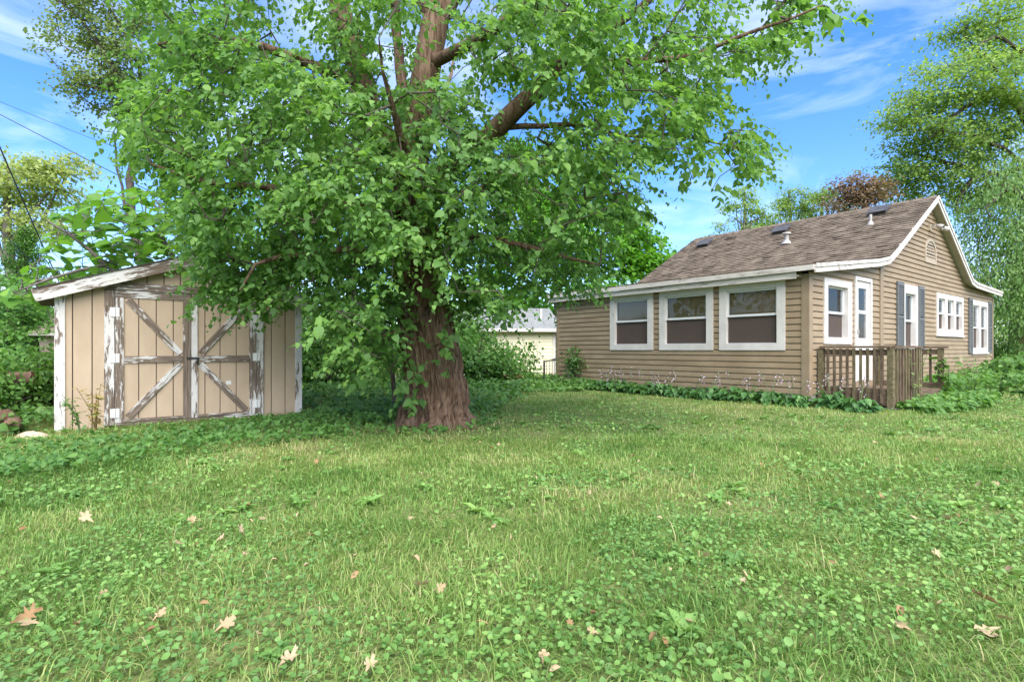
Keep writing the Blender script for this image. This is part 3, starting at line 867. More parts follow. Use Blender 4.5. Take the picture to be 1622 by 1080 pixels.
MED_V = np.array([(0, 0, 0), (0, .52, -.03), (0, 1.05, -.17), (-.36, .12, .06), (-.34, .58, .05), (.36, .12, .06), (.34, .58, .05)])
MED_F = np.array([(0, 1, 3), (1, 4, 3), (1, 2, 4), (0, 5, 1), (1, 5, 6), (1, 6, 2)])

def sprays(C, n_sp, n_lf, length, size, outc, droop=.55, var=.34):
    """leafy drooping twigs: leaves set alternately along each twig"""
    C = np.asarray(C, float); n = len(C) * n_sp
    cc = np.repeat(C, n_sp, 0)
    out = cc - outc; out[:, 2] *= .25; out /= np.linalg.norm(out, axis=1)[:, None] + 1e-6
    d = out * .55 + rng.normal(0, .75, (n, 3)); d[:, 2] = -droop * rng.uniform(.2, 1.3, n) + rng.normal(0, .22, n)
    d /= np.linalg.norm(d, axis=1)[:, None]
    L_ = length * rng.uniform(.55, 1.3, n)
    start = cc + rng.normal(0, .07, (n, 3))
    u = (np.arange(n_lf) + .4) / n_lf
    P = start[:, None, :] + d[:, None, :] * (L_[:, None] * u[None, :])[..., None]
    P[..., 2] -= (L_[:, None] * u[None, :] ** 2) * .30
    P += rng.normal(0, .016, P.shape)
    side = np.cross(d, np.array([0, 0, 1.0])); side /= np.linalg.norm(side, axis=1)[:, None] + 1e-6
    sgn = np.where(np.arange(n_lf) % 2 == 0, 1.0, -1.0)
    mid = d[:, None, :] * .7 + side[:, None, :] * sgn[None, :, None] * .8 + rng.normal(0, .35, (n, n_lf, 3))
    mid[..., 2] -= .45
    nor = np.array([0, 0, 1.0]) + rng.normal(0, .55, (n, n_lf, 3)) + out[:, None, :] * .35
    sz = size * np.clip(rng.normal(1, var, (n, n_lf)), .35, 1.9) * (1.1 - .45 * u[None, :] ** 3)
    return P.reshape(-1, 3), mid.reshape(-1, 3), nor.reshape(-1, 3), sz.ravel()

def frames(mid, nor):
    mid = mid / (np.linalg.norm(mid, axis=1)[:, None] + 1e-9)
    nor = nor - mid * (nor * mid).sum(1)[:, None]
    nor = nor / (np.linalg.norm(nor, axis=1)[:, None] + 1e-9)
    b = np.cross(mid, nor)
    return np.stack([b, mid, nor], axis=2)      # columns

def leaves_geo(P, mid, nor, size, tmplV=LEAF_V, tmplF=LEAF_F):
    Rm = frames(mid, nor)
    V = np.einsum('nij,kj->nki', Rm, tmplV) * size[:, None, None] + P[:, None, :]
    n, kk = len(P), len(tmplV)
    F = (tmplF[None] + (np.arange(n) * kk)[:, None, None]).reshape(-1, 3)
    return V.reshape(-1, 3), F, kk

def clusters_to_leaves(C, n_per, spread, size, droop=.5, flat=.65, outc=None, var=.25):
    C = np.asarray(C, float)
    n = len(C) * n_per
    cc = np.repeat(C, n_per, 0)
    P = cc + rng.normal(0, 1, (n, 3)) * np.array([spread, spread, spread * flat])
    if outc is None: outc = C.mean(0)
    out = (cc - outc); out[:, 2] *= .3
    out /= np.linalg.norm(out, axis=1)[:, None] + 1e-6
    mid = out * .5 + rng.normal(0, .6, (n, 3)); mid[:, 2] = -droop + rng.normal(0, .35, n)
    nor = rng.normal(0, .42, (n, 3)) + np.array([0, 0, 1.0]) + out * .35
    sz = size * np.clip(rng.normal(1, var, n), .45, 1.6)
    return P, mid, nor, sz

class Skel:
    def __init__(s): s.p = []; s.par = []; s.r = []; s.fix = []
    def add(s, p, par, r=None):
        s.p.append(np.asarray(p, float)); s.par.append(par); s.r.append(r); return len(s.p) - 1
    def limb(s, pts, rad, par=None, step=.3):
        pts = np.array([tuple(q) for q in pts], float)
        d = np.concatenate([[0], np.cumsum(np.linalg.norm(np.diff(pts, axis=0), axis=1))])
        n = max(2, int(d[-1] / step) + 1)
        u = np.linspace(0, d[-1], n)
        # smooth interpolation (cubic Hermite through the points)
        tg = np.gradient(pts, d, axis=0)
        idx = np.clip(np.searchsorted(d, u, side='right') - 1, 0, len(d) - 2)
        h = d[idx + 1] - d[idx]; w = ((u - d[idx]) / h)[:, None]; h = h[:, None]
        P = (2 * w**3 - 3 * w**2 + 1) * pts[idx] + (w**3 - 2 * w**2 + w) * h * tg[idx] + (-2 * w**3 + 3 * w**2) * pts[idx + 1] + (w**3 - w**2) * h * tg[idx + 1]
        rr = np.interp(u, d, rad)
        if len(P) > 3:
            P[1:-1] += rng.normal(0, .012, (len(P) - 2, 3)) * (1 if step < .4 else 3)
        last = par
        ids = []
        for q, r_ in zip(P, rr):
            last = s.add(q, last, r_); ids.append(last)
        return P, rr, ids
    def nearest(s, c, bias=.15, minr=0):
        A = np.array(s.p); d = np.linalg.norm(A - c, axis=1)
        up = np.maximum(0, A[:, 2] - c[2]) * bias      # branches rather rise than fall towards the tip
        return int(np.argmin(d + up))

def connect(sk, C, step=.35, twig=.004, sag=.06):
    """grow thin branches from the skeleton to each leaf cluster; returns geometry"""
    root = np.array(sk.p[0])
    base = len(sk.p)
    A = np.array(sk.p)
    order = np.argsort([np.min(np.linalg.norm(A - c, axis=1)) for c in C])
    for i in order:
        c = C[i]
        j = sk.nearest(c)
        p0 = sk.p[j]; L_ = np.linalg.norm(c - p0)
        n = max(1, int(L_ / step))
        last = j
        perp = rng.normal(0, 1, 3) * L_ * .05
        for k_ in range(1, n + 1):
            f = k_ / n
            q = p0 + (c - p0) * f + perp * math.sin(math.pi * f) + np.array([0, 0, sag * L_ * math.sin(math.pi * f)])
            last = sk.add(q, last, None)
    N_ = len(sk.p)
    cnt = np.ones(N_)
    for i in range(N_ - 1, -1, -1):
        if sk.par[i] is not None: cnt[sk.par[i]] += cnt[i] * .7
    g_ = Geo()
    for i in range(base, N_):
        j = sk.par[i]
        ra = twig * cnt[i] ** .5
        rb = twig * cnt[j] ** .5 if j >= base else ra * 1.25
        if sk.r[j] is not None: rb = min(rb, sk.r[j] * .9)
        V, F = tube_np(np.array([sk.p[j], (sk.p[i] + sk.p[j]) / 2, sk.p[i]]), [rb, (ra + rb) / 2, ra], 5)
        g_.add(V, F)
    return g_

def in_poly(x, y, poly):
    c = np.zeros(len(x), bool); n = len(poly); j = n - 1
    for i in range(n):
        xi, yi = poly[i]; xj, yj = poly[j]
        c ^= ((yi > y) != (yj > y)) & (x < (xj - xi) * (y - yi) / (yj - yi + 1e-9) + xi)
        j = i
    return c

# ---- the big tree
TY = 7.68
tree = empty('shade_tree', (-1.05, TY, 0))
tag(tree, 'large leafy shade tree with thick furrowed trunk between the shed and the bungalow', 'tree')
sk = Skel()
limb_g = []
tp = [at(692, 676, TY), at(689, 600, TY), at(681, 540, TY), at(673, 470, TY), at(665, 400, TY), at(656, 320, TY), at(648, 258, TY)]
Pt, Rt, ids_t = sk.limb(tp, [.40, .375, .355, .335, .315, .295, .27], None, .12)
def limb(pts, rad, frm=None):
    pts = [at(*q) for q in pts]
    j = sk.nearest(np.array(pts[0]), 0)
    P, rr, ids = sk.limb([sk.p[j]] + pts[1:], rad, j)
    V, F = tube_np(P, rr, 12)
    limb_g.append((V, F))
    return ids
limb([(648, 262, TY), (608, 225, 7.6), (575, 130, 7.5), (542, 20, 7.4), (520, -90, 7.4), (495, -280, 7.5)], [.20, .18, .165, .145, .12, .05])
limb([(650, 270, TY), (663, 190, 7.72), (677, 110, 7.75), (690, 35, 7.8)], [.235, .22, .20, .19])
limb([(690, 35, 7.8), (666, -20, 7.8), (640, -130, 7.9), (620, -320, 8)], [.15, .125, .10, .04])
limb([(690, 35, 7.8), (713, -8, 7.8), (745, -90, 7.8), (800, -300, 7.9)], [.16, .145, .11, .04])
limb([(648, 262, TY), (634, 110, 8.0), (623, 0, 8.2), (610, -160, 8.4)], [.09, .075, .065, .03])
lR = limb([(668, 320, TY), (716, 268, 7.45), (790, 203, 7.2), (846, 143, 7.0), (905, 85, 6.9), (1000, 20, 6.7), (1120, -60, 6.5)], [.17, .15, .13, .11, .075, .05, .02])
limb([(792, 203, 7.2), (860, 202, 7.1), (925, 198, 7.0), (990, 215, 6.9), (1080, 215, 6.8), (1180, 240, 6.7)], [.04, .035, .028, .022, .016, .008])
limb([(905, 85, 6.9), (960, 100, 6.6), (1080, 90, 6.3), (1200, 50, 6.0), (1300, 10, 5.9)], [.05, .042, .03, .02, .01])
limb([(656, 330, TY), (560, 330, 6.9), (450, 300, 6.5), (330, 290, 6.2), (240, 260, 6.2)], [.08, .065, .045, .03, .012])
limb([(660, 385, TY), (600, 395, 6.7), (500, 400, 6.3), (410, 420, 6.1), (380, 460, 6.0)], [.06, .05, .035, .022, .01])
limb([(660, 370, TY), (760, 375, 7.1), (860, 400, 6.9), (950, 420, 6.8)], [.065, .05, .032, .012])
limb([(655, 300, TY), (640, 235, 6.3), (615, 150, 5.8), (600, 60, 5.4)], [.07, .05, .026, .006])
limb([(575, 130, 7.5), (460, 90, 7.0), (350, 60, 6.8), (250, 70, 6.8)], [.08, .06, .04, .015])
limb([(655, 290, TY), (685, 210, 9.3), (705, 150, 11), (720, 90, 12.4)], [.10, .08, .05, .02])
limb([(655, 320, TY), (560, 240, 8.6), (450, 200, 9.4), (350, 200, 10)], [.08, .06, .04, .015])
limb([(664, 330, TY), (760, 300, 8.6), (880, 260, 9.4), (980, 260, 9.8)], [.08, .06, .04, .015])
limb([(677, 110, 7.75), (760, 60, 7.0), (880, -20, 6.3), (1000, -90, 6)], [.09, .07, .05, .02])
limb([(676, 500, TY), (640, 520, 7.1), (590, 540, 6.8), (560, 560, 6.7)], [.03, .022, .014, .006])
limb([(672, 540, 7.4), (700, 545, 7.1), (720, 530, 7.0)], [.012, .009, .004])
limb([(684, 600, 7.3), (660, 610, 7.15), (640, 640, 7.05)], [.012, .009, .004])

def trunk_mesh():
    ns, P = 220, np.array(Pt)
    # densify rows
    m = 190
    d = np.concatenate([[0], np.cumsum(np.linalg.norm(np.diff(P, axis=0), axis=1))])
    u = np.linspace(0, d[-1], m)
    C = np.stack([np.interp(u, d, P[:, i]) for i in range(3)], -1)
    rad = np.interp(u, d, Rt)
    th = np.linspace(0, 2 * np.pi, ns, endpoint=False)
    H = u[:, None]; TH_ = th[None, :]
    flare = .13 * np.exp(-H / .20) + .04 * np.exp(-H / .7)
    lobes = .5 + .5 * np.cos(TH_ * 5 + .7 + .3 * np.sin(2 * TH_)) * np.ones_like(H)
    lob2 = .5 + .5 * np.cos(TH_ * 9 + 2.0 + H * .6)
    r_ = rad[:, None] + flare * (.35 + 1.1 * lobes ** 1.6) + .022 * (lob2 - .5) + .03 * np.cos(TH_ * 3 + 1.3 + H * .8)
    # bark furrows: ridges that run up the trunk, wander and merge
    w = TH_ + .22 * (vnoise(TH_ * 2.2 + 0 * H, H * np.ones_like(TH_), 1.7) - .5) 
    f1 = vnoise(w * 5.2, H * 1.25 * np.ones_like(TH_), 1.6, 3, 1)
    f2 = vnoise(w * 12, H * 2.2 * np.ones_like(TH_), 1.6, 13, 7)
    f3 = vnoise(w * 26, H * 9 * np.ones_like(TH_), 1.6, 23, 5)
    r_ = r_ +   .075 * (np.abs(f1 - .5) * 2 - .4) + .04 * (np.abs(f2 - .5) * 2 - .4) + .010 * (f3 - .5)
    V = np.stack([C[:, None, 0] + r_ * np.cos(TH_), C[:, None, 1] + r_ * np.sin(TH_), C[:, None, 2] + 0 * r_], -1).reshape(-1, 3)
    i = np.arange(m - 1)[:, None] * ns; j = np.arange(ns)[None, :]; j2 = (j + 1) % ns
    F = np.stack([i + j, i + j2, i + ns + j2, i + ns + j], -1).reshape(-1, 4)
    return V, F
gt = Geo(); gt.add(*trunk_mesh())
TO = np.array(tree.location)
trunk = link('trunk', mesh_np('trunk', gt.V[0] - TO, gt.F[0], M['bark'], None, True), tree)
gl_ = Geo()
for k_ in range(7):                                              # roots running out into the lawn
    a = k_ * .9 + rng.normal(0, .15) + .3; L_ = rng.uniform(.55, .85)
    c0_ = np.array(Pt[0]); dv = np.array([math.cos(a), math.sin(a), 0]); sv_ = np.array([-dv[1], dv[0], 0])
    rp = [c0_ + dv * .26 + (0, 0, .30), c0_ + dv * .42 + (0, 0, .10), c0_ + dv * (.42 + L_ * .3) + sv_ * rng.normal(0, .05) + (0, 0, .01), c0_ + dv * (.42 + L_ * .7) + sv_ * rng.normal(0, .12) + (0, 0, -.07)]
    V, F = tube_np(np.array(rp), [.13, .105, .07, .03], 10); gl_.add(V - TO, F)
for V, F in limb_g: gl_.add(V - TO, F)
link('limbs', gl_.mesh('limbs', M['bark'], True), tree)

crown_poly = [(150, -420), (190, -100), (205, 0), (190, 110), (205, 205), (240, 290), (300, 350), (330, 410), (385, 470), (440, 490), (478, 470), (520, 490),
              (545, 560), (600, 575), (640, 540), (662, 430), (705, 430), (725, 500), (770, 500), (810, 480), (850, 440), (905, 420), (900, 350), (960, 335), (1010, 325),
              (1020, 285), (1055, 245), (1085, 290), (1110, 240), (1150, 270), (1205, 262), (1195, 200), (1140, 165), (1130, 120), (1195, 95), (1250, 45), (1325, 15), (1345, -80), (1250, -260), (1000, -430), (600, -520)]
def crown_clusters(n):
    out = []
    while len(out) < n:
        m = 4000
        x = rng.uniform(100, 1360, m); y = rng.uniform(-520, 600, m)
        ok = in_poly(x, y, crown_poly)
        # thin out above the frame and in gappy patches
        dens = np.where(y < -30, .15, 1.0)
        gap = vnoise(x, y, 1 / 52., 3, 8)
        dens *= np.where(gap < .42, .06, 1.0)
        dens *= np.where((x > 1000), .72, 1.0)
        dens *= np.where((x > 630) & (x < 740) & (y < 130), .45, 1.0)
        ok &= rng.random(m) < dens
        for xx, yy in zip(x[ok], y[ok]):
            e = abs(xx - 690) / 620.
            th = 2.3 * (1 - min(1, e) ** 1.5) + .45
            if yy > 380: th *= .55
            Y = TY - .25 + rng.normal(0, th * .62)
            Y -= .75 * max(0, (xx - 850) / 450.) + .6 * max(0, (550 - xx) / 400.)
            if xx < 480 and yy > 380: Y = min(Y, 7.1 + rng.normal(0, .12)); Y = max(Y, 6.0)
            Y = min(max(Y, 5.5), 11.5)
            if 625 < xx < 725 and yy > 400 and Y < TY + .4: continue
            if yy < 120 and 650 < xx < 730 and Y < TY - .1 and rng.random() < .75: continue
            if yy > 0 and 780 < xx < 850 and 135 < yy < 215 and Y < 7.3: continue
            q = at(xx, yy, Y)
            if q.z < .5 or q.z > 9: continue
            out.append(tuple(q))
            if len(out) >= n: break
    return np.array(out)
CC = crown_clusters(2050)
xtra = []
for _ in range(80):
    xtra.append(tuple(at(rng.uniform(600, 745), rng.uniform(150, 415), rng.uniform(6.2, 7.0))))
for _ in range(90):
    x_ = rng.uniform(705, 965); y_ = rng.uniform(270, 480 - .1 * (x_ - 705))
    xtra.append(tuple(at(x_, y_, rng.uniform(6.6, 9.2))))
for _ in range(70):
    x_ = rng.uniform(330, 470)
    xtra.append(tuple(at(x_, rng.uniform(380, 465), rng.uniform(6.2, 7.3))))
for _ in range(50):
    xtra.append(tuple(at(rng.uniform(505, 610), rng.uniform(-20, 210), rng.uniform(6.2, 7.1))))
for _ in range(50):
    xtra.append(tuple(at(rng.uniform(730, 1050), rng.uniform(-20, 130), rng.uniform(5.9, 6.9))))
CC = np.concatenate([CC, np.array(xtra)])
sprigs = np.array([tuple(at(*q)) for q in [(560, 555, 6.7), (580, 545, 6.7), (600, 560, 6.8), (575, 580, 6.7), (612, 590, 6.9), (630, 570, 6.9), (655, 560, 7.0), (690, 565, 7.0), (712, 528, 6.98), (700, 540, 7.0), (668, 590, 6.95), (645, 605, 7.0), (640, 640, 6.95), (655, 625, 7.0), (540, 540, 6.6), (525, 560, 6.7), (600, 520, 6.7), (640, 480, 7.1), (655, 450, 7.1), (700, 455, 7.15), (645, 510, 7.1), (700, 470, 7.2)]])
tips = np.array([tuple(at(*q)) for q in [(1098, 285, 6.7), (1090, 265, 6.7), (1185, 235, 6.7), (1195, 250, 6.7), (1165, 262, 6.7), (1140, 280, 6.7), (1128, 300, 6.7), (1150, 240, 6.7), (1000, 320, 6.9), (1015, 340, 6.9), (985, 340, 6.9), (1310, 10, 5.9), (1325, 25, 5.9), (1300, 40, 5.9)]])
allC = np.concatenate([CC, sprigs, tips])
bg = connect(sk, allC)
o = link('branches', mesh_np('branches', np.concatenate(bg.V) - TO, np.concatenate(bg.F), M['twig'], None, True), tree)
P, mid, nor, sz = sprays(CC, 3, 12, .44, .061, np.array([-1.2, TY, 3.0]))
P2, mid2, nor2, sz2 = sprays(np.concatenate([sprigs, tips]), 2, 7, .26, .088, np.array([-1.2, TY, 3.0]), .8)
P = np.concatenate([P, P2]); mid = np.concatenate([mid, mid2]); nor = np.concatenate([nor, nor2]); sz = np.concatenate([sz, sz2])
# keep leaves out of the shed wall
d_sh = (P[:, 0] - SX) * .631 - (P[:, 1] - SY) * .775            # >0 : in front of the shed front
s_sh = (P[:, 0] - SX) * .775 + (P[:, 1] - SY) * .631
bad = (d_sh < .22) & (d_sh > -3) & (s_sh > -.3) & (s_sh < 3.35) & (P[:, 2] < 2.75)
keep = ~bad
P, mid, nor, sz = P[keep], mid[keep], nor[keep], sz[keep]
tint = np.clip(rng.normal(.46, .22, len(P)) + .5 * (vnoise(P[:, 0] * 1.0, P[:, 2], 1.2) - .5) , 0, 1)
# the 300 leaves that show largest are leaves of their own
show = sz / P[:, 1] * (P[:, 2] < CAMZ + .62 * P[:, 1])
big = np.argsort(-show)[:300]
msk = np.zeros(len(P), bool); msk[big] = True
V, F, kk = leaves_geo(P[~msk] - TO, mid[~msk], nor[~msk], sz[~msk], MED_V, MED_F)
cr = link('crown', mesh_np('crown', V, F, M['leaf_main'], np.repeat(tint[~msk], kk), True), tree)
tag(cr, kind='stuff')
leaf_me = [mesh_np('leaf', LEAF_V, LEAF_F, M['leaf_main'], np.full(len(LEAF_V), v), True) for v in (.25, .4, .5, .62, .8)]
def leaf_objs(name, idx, P, mid, nor, sz, meshes, parent, org):
    Rm = frames(mid[idx], nor[idx])
    for n_, i in enumerate(idx):
        o = bpy.data.objects.new(name, meshes[n_ % len(meshes)])
        m = Matrix([[*(Rm[n_][r] * sz[i]), float(P[i][r] - org[r])] for r in range(3)] + [[0, 0, 0, 1]])
        o.parent = parent
        o.matrix_local = m
        col.objects.link(o)
leaf_objs('leaf', list(big), P, mid, nor, sz, leaf_me, tree, TO)

# ---- generic trees and shrubs
def blob_tree(name, label, cat, base, limbs, blobs, ncl, nper, spread, size, mat, twigm, group=None, tmpl=(SIM_V, SIM_F), droop=.4, twig=.006, tr_r=.2, gap=.35, gscale=.7, connect_=True, flat=.65, tmean=.5, sub=None):
    """base: trunk foot; limbs: polylines (points, radii); blobs: (centre, radii, weight)"""
    root = empty(name, base); org = np.array(base, float)
    tag(root, label, cat, group)
    s_ = Skel(); gg = Geo()
    for pts, rad in limbs:
        j = None
        if s_.p:
            j = s_.nearest(np.array(pts[0]), 0)
            pts = [s_.p[j]] + list(pts[1:])
        Pp, rr, _ = s_.limb(pts, rad, j, .5)
        V, F = tube_np(Pp, rr, 9); gg.add(V - org, F)
    link('trunk', gg.mesh('trunk', twigm, True), root)
    w = np.array([b[2] for b in blobs], float); w /= w.sum()
    C = []
    if sub:
        n_sub, srad = sub; S = []
        while len(S) < n_sub:
            b = blobs[rng.choice(len(blobs), p=w)]
            v = rng.normal(0, 1, 3); v /= np.linalg.norm(v); v *= rng.random() ** .4
            S.append(np.array(b[0]) + v * np.array(b[1]))
        sc_ = rng.uniform(.55, 1.4, n_sub)
        for _ in range(ncl):
            k_ = rng.integers(0, n_sub)
            C.append(S[k_] + rng.normal(0, 1, 3) * np.array(srad) * sc_[k_])
        C = [q for q in C if q[2] > .15]; ncl = 0
    while len(C) < ncl:
        b = blobs[rng.choice(len(blobs), p=w)]
        v = rng.normal(0, 1, 3); v /= np.linalg.norm(v); v *= rng.random() ** .45
        q = np.array(b[0]) + v * np.array(b[1])
        if vnoise(np.array([q[0]]), np.array([q[2] + q[1] * .7]), gscale, 5, 2)[0] < gap and rng.random() < .8: continue
        if q[2] < .15: continue
        C.append(q)
    C = np.array(C)
    if connect_:
        bgm = connect(s_, C, .6, twig)
        link('branches', mesh_np('branches', np.concatenate(bgm.V) - org, np.concatenate(bgm.F), twigm, None, True), root)
    ctr = C.mean(0)
    P, mid, nor, sz = clusters_to_leaves(C, nper, spread, size, droop, flat, ctr)
    P[:, 2] = np.maximum(P[:, 2], .04)
    V, F, kk = leaves_geo(P - org, mid, nor, sz, *tmpl)
    tn = np.repeat(np.clip(rng.normal(tmean, .2, len(P)) + .35 * (vnoise(P[:, 0] + P[:, 1] * .5, P[:, 2], 1.1 / max(spread * 3, .3)) - .5), 0, 1), kk)
    c_ = link('crown', mesh_np('crown', V, F, mat, tn, True), root)
    tag(c_, kind='stuff')
    return root

def A3(*q): return np.array(tuple(at(*q)))
def foot(px, Y): 
    x = (px - 811) / FPX * Y
    return np.array([x, Y, float(gz(x, Y))])

# catalpa behind the shed: big leaves, each its own
cb = np.array([-6.6, 11.2, .2])
cat_ = empty('catalpa_tree', cb)
tag(cat_, 'young tree with very large bright green leaves behind the tan shed', 'tree')
s_ = Skel(); gg = Geo()
for pts, rad in [([cb, A3(290, 480, 11), A3(270, 400, 10.8), A3(230, 340, 10.6)], [.09, .07, .05, .02]),
                 ([A3(290, 470, 11), A3(180, 430, 10.0), A3(120, 380, 9.6), A3(75, 350, 9.4)], [.05, .04, .025, .012]),
                 ([A3(180, 430, 10.0), A3(80, 440, 9.2), A3(30, 460, 9)], [.03, .02, .01]),
                 ([A3(280, 430, 11), A3(330, 380, 10.6), A3(360, 330, 10.4)], [.05, .03, .012])]:
    j = s_.nearest(pts[0], 0) if s_.p else None
    if j is not None: pts = [s_.p[j]] + pts[1:]
    Pp, rr, _ = s_.limb(pts, rad, j, .35); V, F = tube_np(Pp, rr, 8); gg.add(V - cb, F)
link('trunk', gg.mesh('trunk', M['twig_grey'], True), cat_)
pts = []
cat_poly = [(70, 400), (85, 345), (120, 320), (150, 305), (230, 300), (330, 320), (390, 360), (380, 420), (300, 400), (200, 425), (130, 440), (100, 520), (40, 560), (0, 520), (20, 440)]
while len(pts) < 820:
    x, y = rng.uniform(0, 400), rng.uniform(290, 570)
    if not in_poly(np.array([x]), np.array([y]), cat_poly)[0]: continue
    if 85 < x < 160 and 385 < y < 425 and rng.random() < .6: continue
    if x < 92 and y > 478: continue
    Yd = rng.uniform(9.6, 11.6) if x > 100 else rng.uniform(8.6, 10.2)
    pts.append(A3(x, y, Yd))
pts = np.array(pts)
pts = pts[~((((pts[:, 0] - SX) * .775 + (pts[:, 1] - SY) * .631) > -.5) & (((pts[:, 1] - SY) * .775 - (pts[:, 0] - SX) * .631) < 2.9) & (pts[:, 2] < 2.7))]
bgm = connect(s_, pts, .4, .004)
link('branches', mesh_np('branches', np.concatenate(bgm.V) - cb, np.concatenate(bgm.F), M['twig_grey'], None, True), cat_)
n = len(pts)
midc = rng.normal(0, .6, (n, 3)); midc[:, 2] = -.18 + rng.normal(0, .18, n)
norc = rng.normal(0, .34, (n, 3)) + np.array([.1, -.35, 1.0])
szc = .205 * np.clip(rng.normal(1, .28, n), .45, 1.6)
CAT_V = LEAF_V * np.array([1.05, 1, .8])
cme = [mesh_np('leaf', CAT_V, LEAF_F, M['leaf_catalpa'], np.full(len(LEAF_V), v), True) for v in (.15, .35, .5, .65, .85)]
big_ = list(np.argsort(-(szc / pts[:, 1]))[:300])
leaf_objs('leaf', big_, pts, midc, norc, szc, cme, cat_, cb)
rest = np.setdiff1d(np.arange(n), big_)
V, F, kk = leaves_geo(pts[rest] - cb, midc[rest], norc[rest], szc[rest], CAT_V, LEAF_F)
tag(link('crown', mesh_np('crown', V, F, M['leaf_catalpa'], np.repeat(np.clip(rng.normal(.5, .2, len(rest)), 0, 1), kk), True), cat_), kind='stuff')

# trees further back
def simple_limbs(base, top, r, spreadpts, r2=.05):
    base = np.array(base, float); top = np.array(top, float)
    L = [([base, base * .5 + top * .5 + rng.normal(0, .1, 3), top], [r, r * .75, r * .35])]
    for q in spreadpts:
        q = np.array(q, float); f = rng.uniform(.35, .8)
        s0 = base + (top - base) * f
        L.append(([s0, s0 * .5 + q * .5 + np.array([0, 0, .25]), q], [r * .42, r * .25, r2 * .4]))
    return L

fb = foot(40, 27)
blob_tree('ash_tree', 'pale yellow-green airy tree far behind the shed beside the wires', 'tree', fb,
          simple_limbs(fb, A3(10, 260, 27), .3, [A3(90, 290, 27), A3(60, 340, 26.5), A3(-60, 250, 27), A3(110, 260, 27.5), A3(20, 400, 27)]),
          [(A3(40, 285, 27), (2.4, 2, 1.3), 3), (A3(-50, 300, 27), (3, 2, 2), 2), (A3(95, 270, 27), (1.1, 1.2, .6), 1), (A3(15, 350, 27), (2, 1.6, 1.1), 1.6), (A3(70, 360, 26.5), (.9, 1, .8), .6)],
          360, 26, .26, .18, M['leaf_ash'], M['twig_grey'], sub=(70, (.4, .4, .22)))
fb = foot(38, 21)
blob_tree('arborvitae', 'dense dark green cone-shaped evergreen behind the shed', 'conifer', fb,
          [([fb, A3(40, 460, 21), A3(40, 365, 21)], [.15, .1, .03])],
          [(A3(40, 440, 21), (.85, .7, 1.5), 3), (A3(41, 400, 21), (.5, .5, 1.0), 2), (A3(40, 378, 21), (.25, .25, .5), .6), (A3(36, 520, 21), (1.0, .8, 1.2), 2)],
          260, 34, .14, .10, M['leaf_conifer'], M['twig'], tmpl=(NAR_V, SIM_F), droop=-.6, gap=0)
# fine-leaved tree reaching in at the upper left
fb = foot(230, 15)
blob_tree('locust_tree', 'grey-green fine-leaved tree with dark bare boughs reaching up behind the shed', 'tree', fb,
          [([fb, A3(225, 420, 15), A3(205, 290, 15), A3(215, 230, 15), A3(190, 130, 14.5), A3(150, 60, 14), A3(80, -10, 14)], [.16, .13, .10, .09, .075, .05, .02]),
           ([A3(205, 290, 15), A3(235, 200, 15), A3(200, 60, 14.6), A3(140, -60, 14)], [.06, .05, .04, .02]),
           ([A3(225, 400, 15), A3(195, 300, 15.3), A3(180, 210, 15.5)], [.05, .035, .02]),
           ([A3(190, 130, 14.5), A3(130, 140, 14), A3(95, 110, 14)], [.035, .025, .01])],
          [(A3(150, 70, 14.3), (1.2, 1.2, 1.6), 3), (A3(120, 20, 14.2), (1.0, 1.2, 1.0), 2), (A3(200, 140, 14.6), (.9, 1.0, 1.1), 2.2), (A3(130, 130, 14.2), (.7, .8, .45), 1), (A3(220, 20, 15), (1.2, 1.2, 1.6), 2), (A3(150, -120, 14), (2, 2, 1.5), 1.2), (A3(250, 90, 15), (1.0, 1.0, 1.4), 2), (A3(240, 190, 15), (.8, .8, .9), 1)],
          560, 26, .15, .09, M['leaf_fine'], M['twig'], sub=(90, (.26, .26, .2)))
# bright trees behind the big tree
fb = foot(560, 17)
blob_tree('maple_tree', 'bright green tree lit up behind the trunk of the shade tree', 'tree', fb,
          simple_limbs(fb, A3(560, 250, 17), .2, [A3(480, 320, 17), A3(640, 300, 17), A3(400, 350, 17), A3(500, 420, 16.5)]),
          [(A3(540, 330, 17), (3.2, 1.6, 2.4), 3), (A3(430, 380, 17), (2, 1.4, 1.6), 2), (A3(600, 450, 17), (2.4, 1.4, 1.4), 2), (A3(470, 470, 16.5), (1.6, 1.2, 1.2), 1)],
          420, 24, .26, .16, M['leaf_bright'], M['twig'], gap=.3)
fb = foot(890, 26.5)
blob_tree('hackberry_tree', 'bright green tree rising behind the cream house and the far roof end', 'tree', fb,
          simple_limbs(fb, A3(860, 240, 26), .26, [A3(960, 330, 25.5), A3(1010, 390, 25), A3(780, 330, 26), A3(900, 300, 25.5)]),
          [(A3(840, 330, 26), (3.4, 1.8, 2.8), 3), (A3(930, 390, 25.4), (2.3, 1.6, 1.9), 2.4), (A3(1000, 405, 25.2), (1.3, 1.0, 1.1), 1.4), (A3(770, 420, 26), (2.6, 1.6, 1.7), 1.6), (A3(985, 365, 25.2), (.8, .7, .7), .6), (A3(790, 250, 26.5), (2.8, 1.6, 2.2), 1.2), (A3(830, 480, 27), (3, 1, .8), 1)],
          520, 24, .3, .22, M['leaf_bright'], M['twig'], tmpl=(MED_V, MED_F), sub=(90, (.5, .45, .35)), tmean=.6)
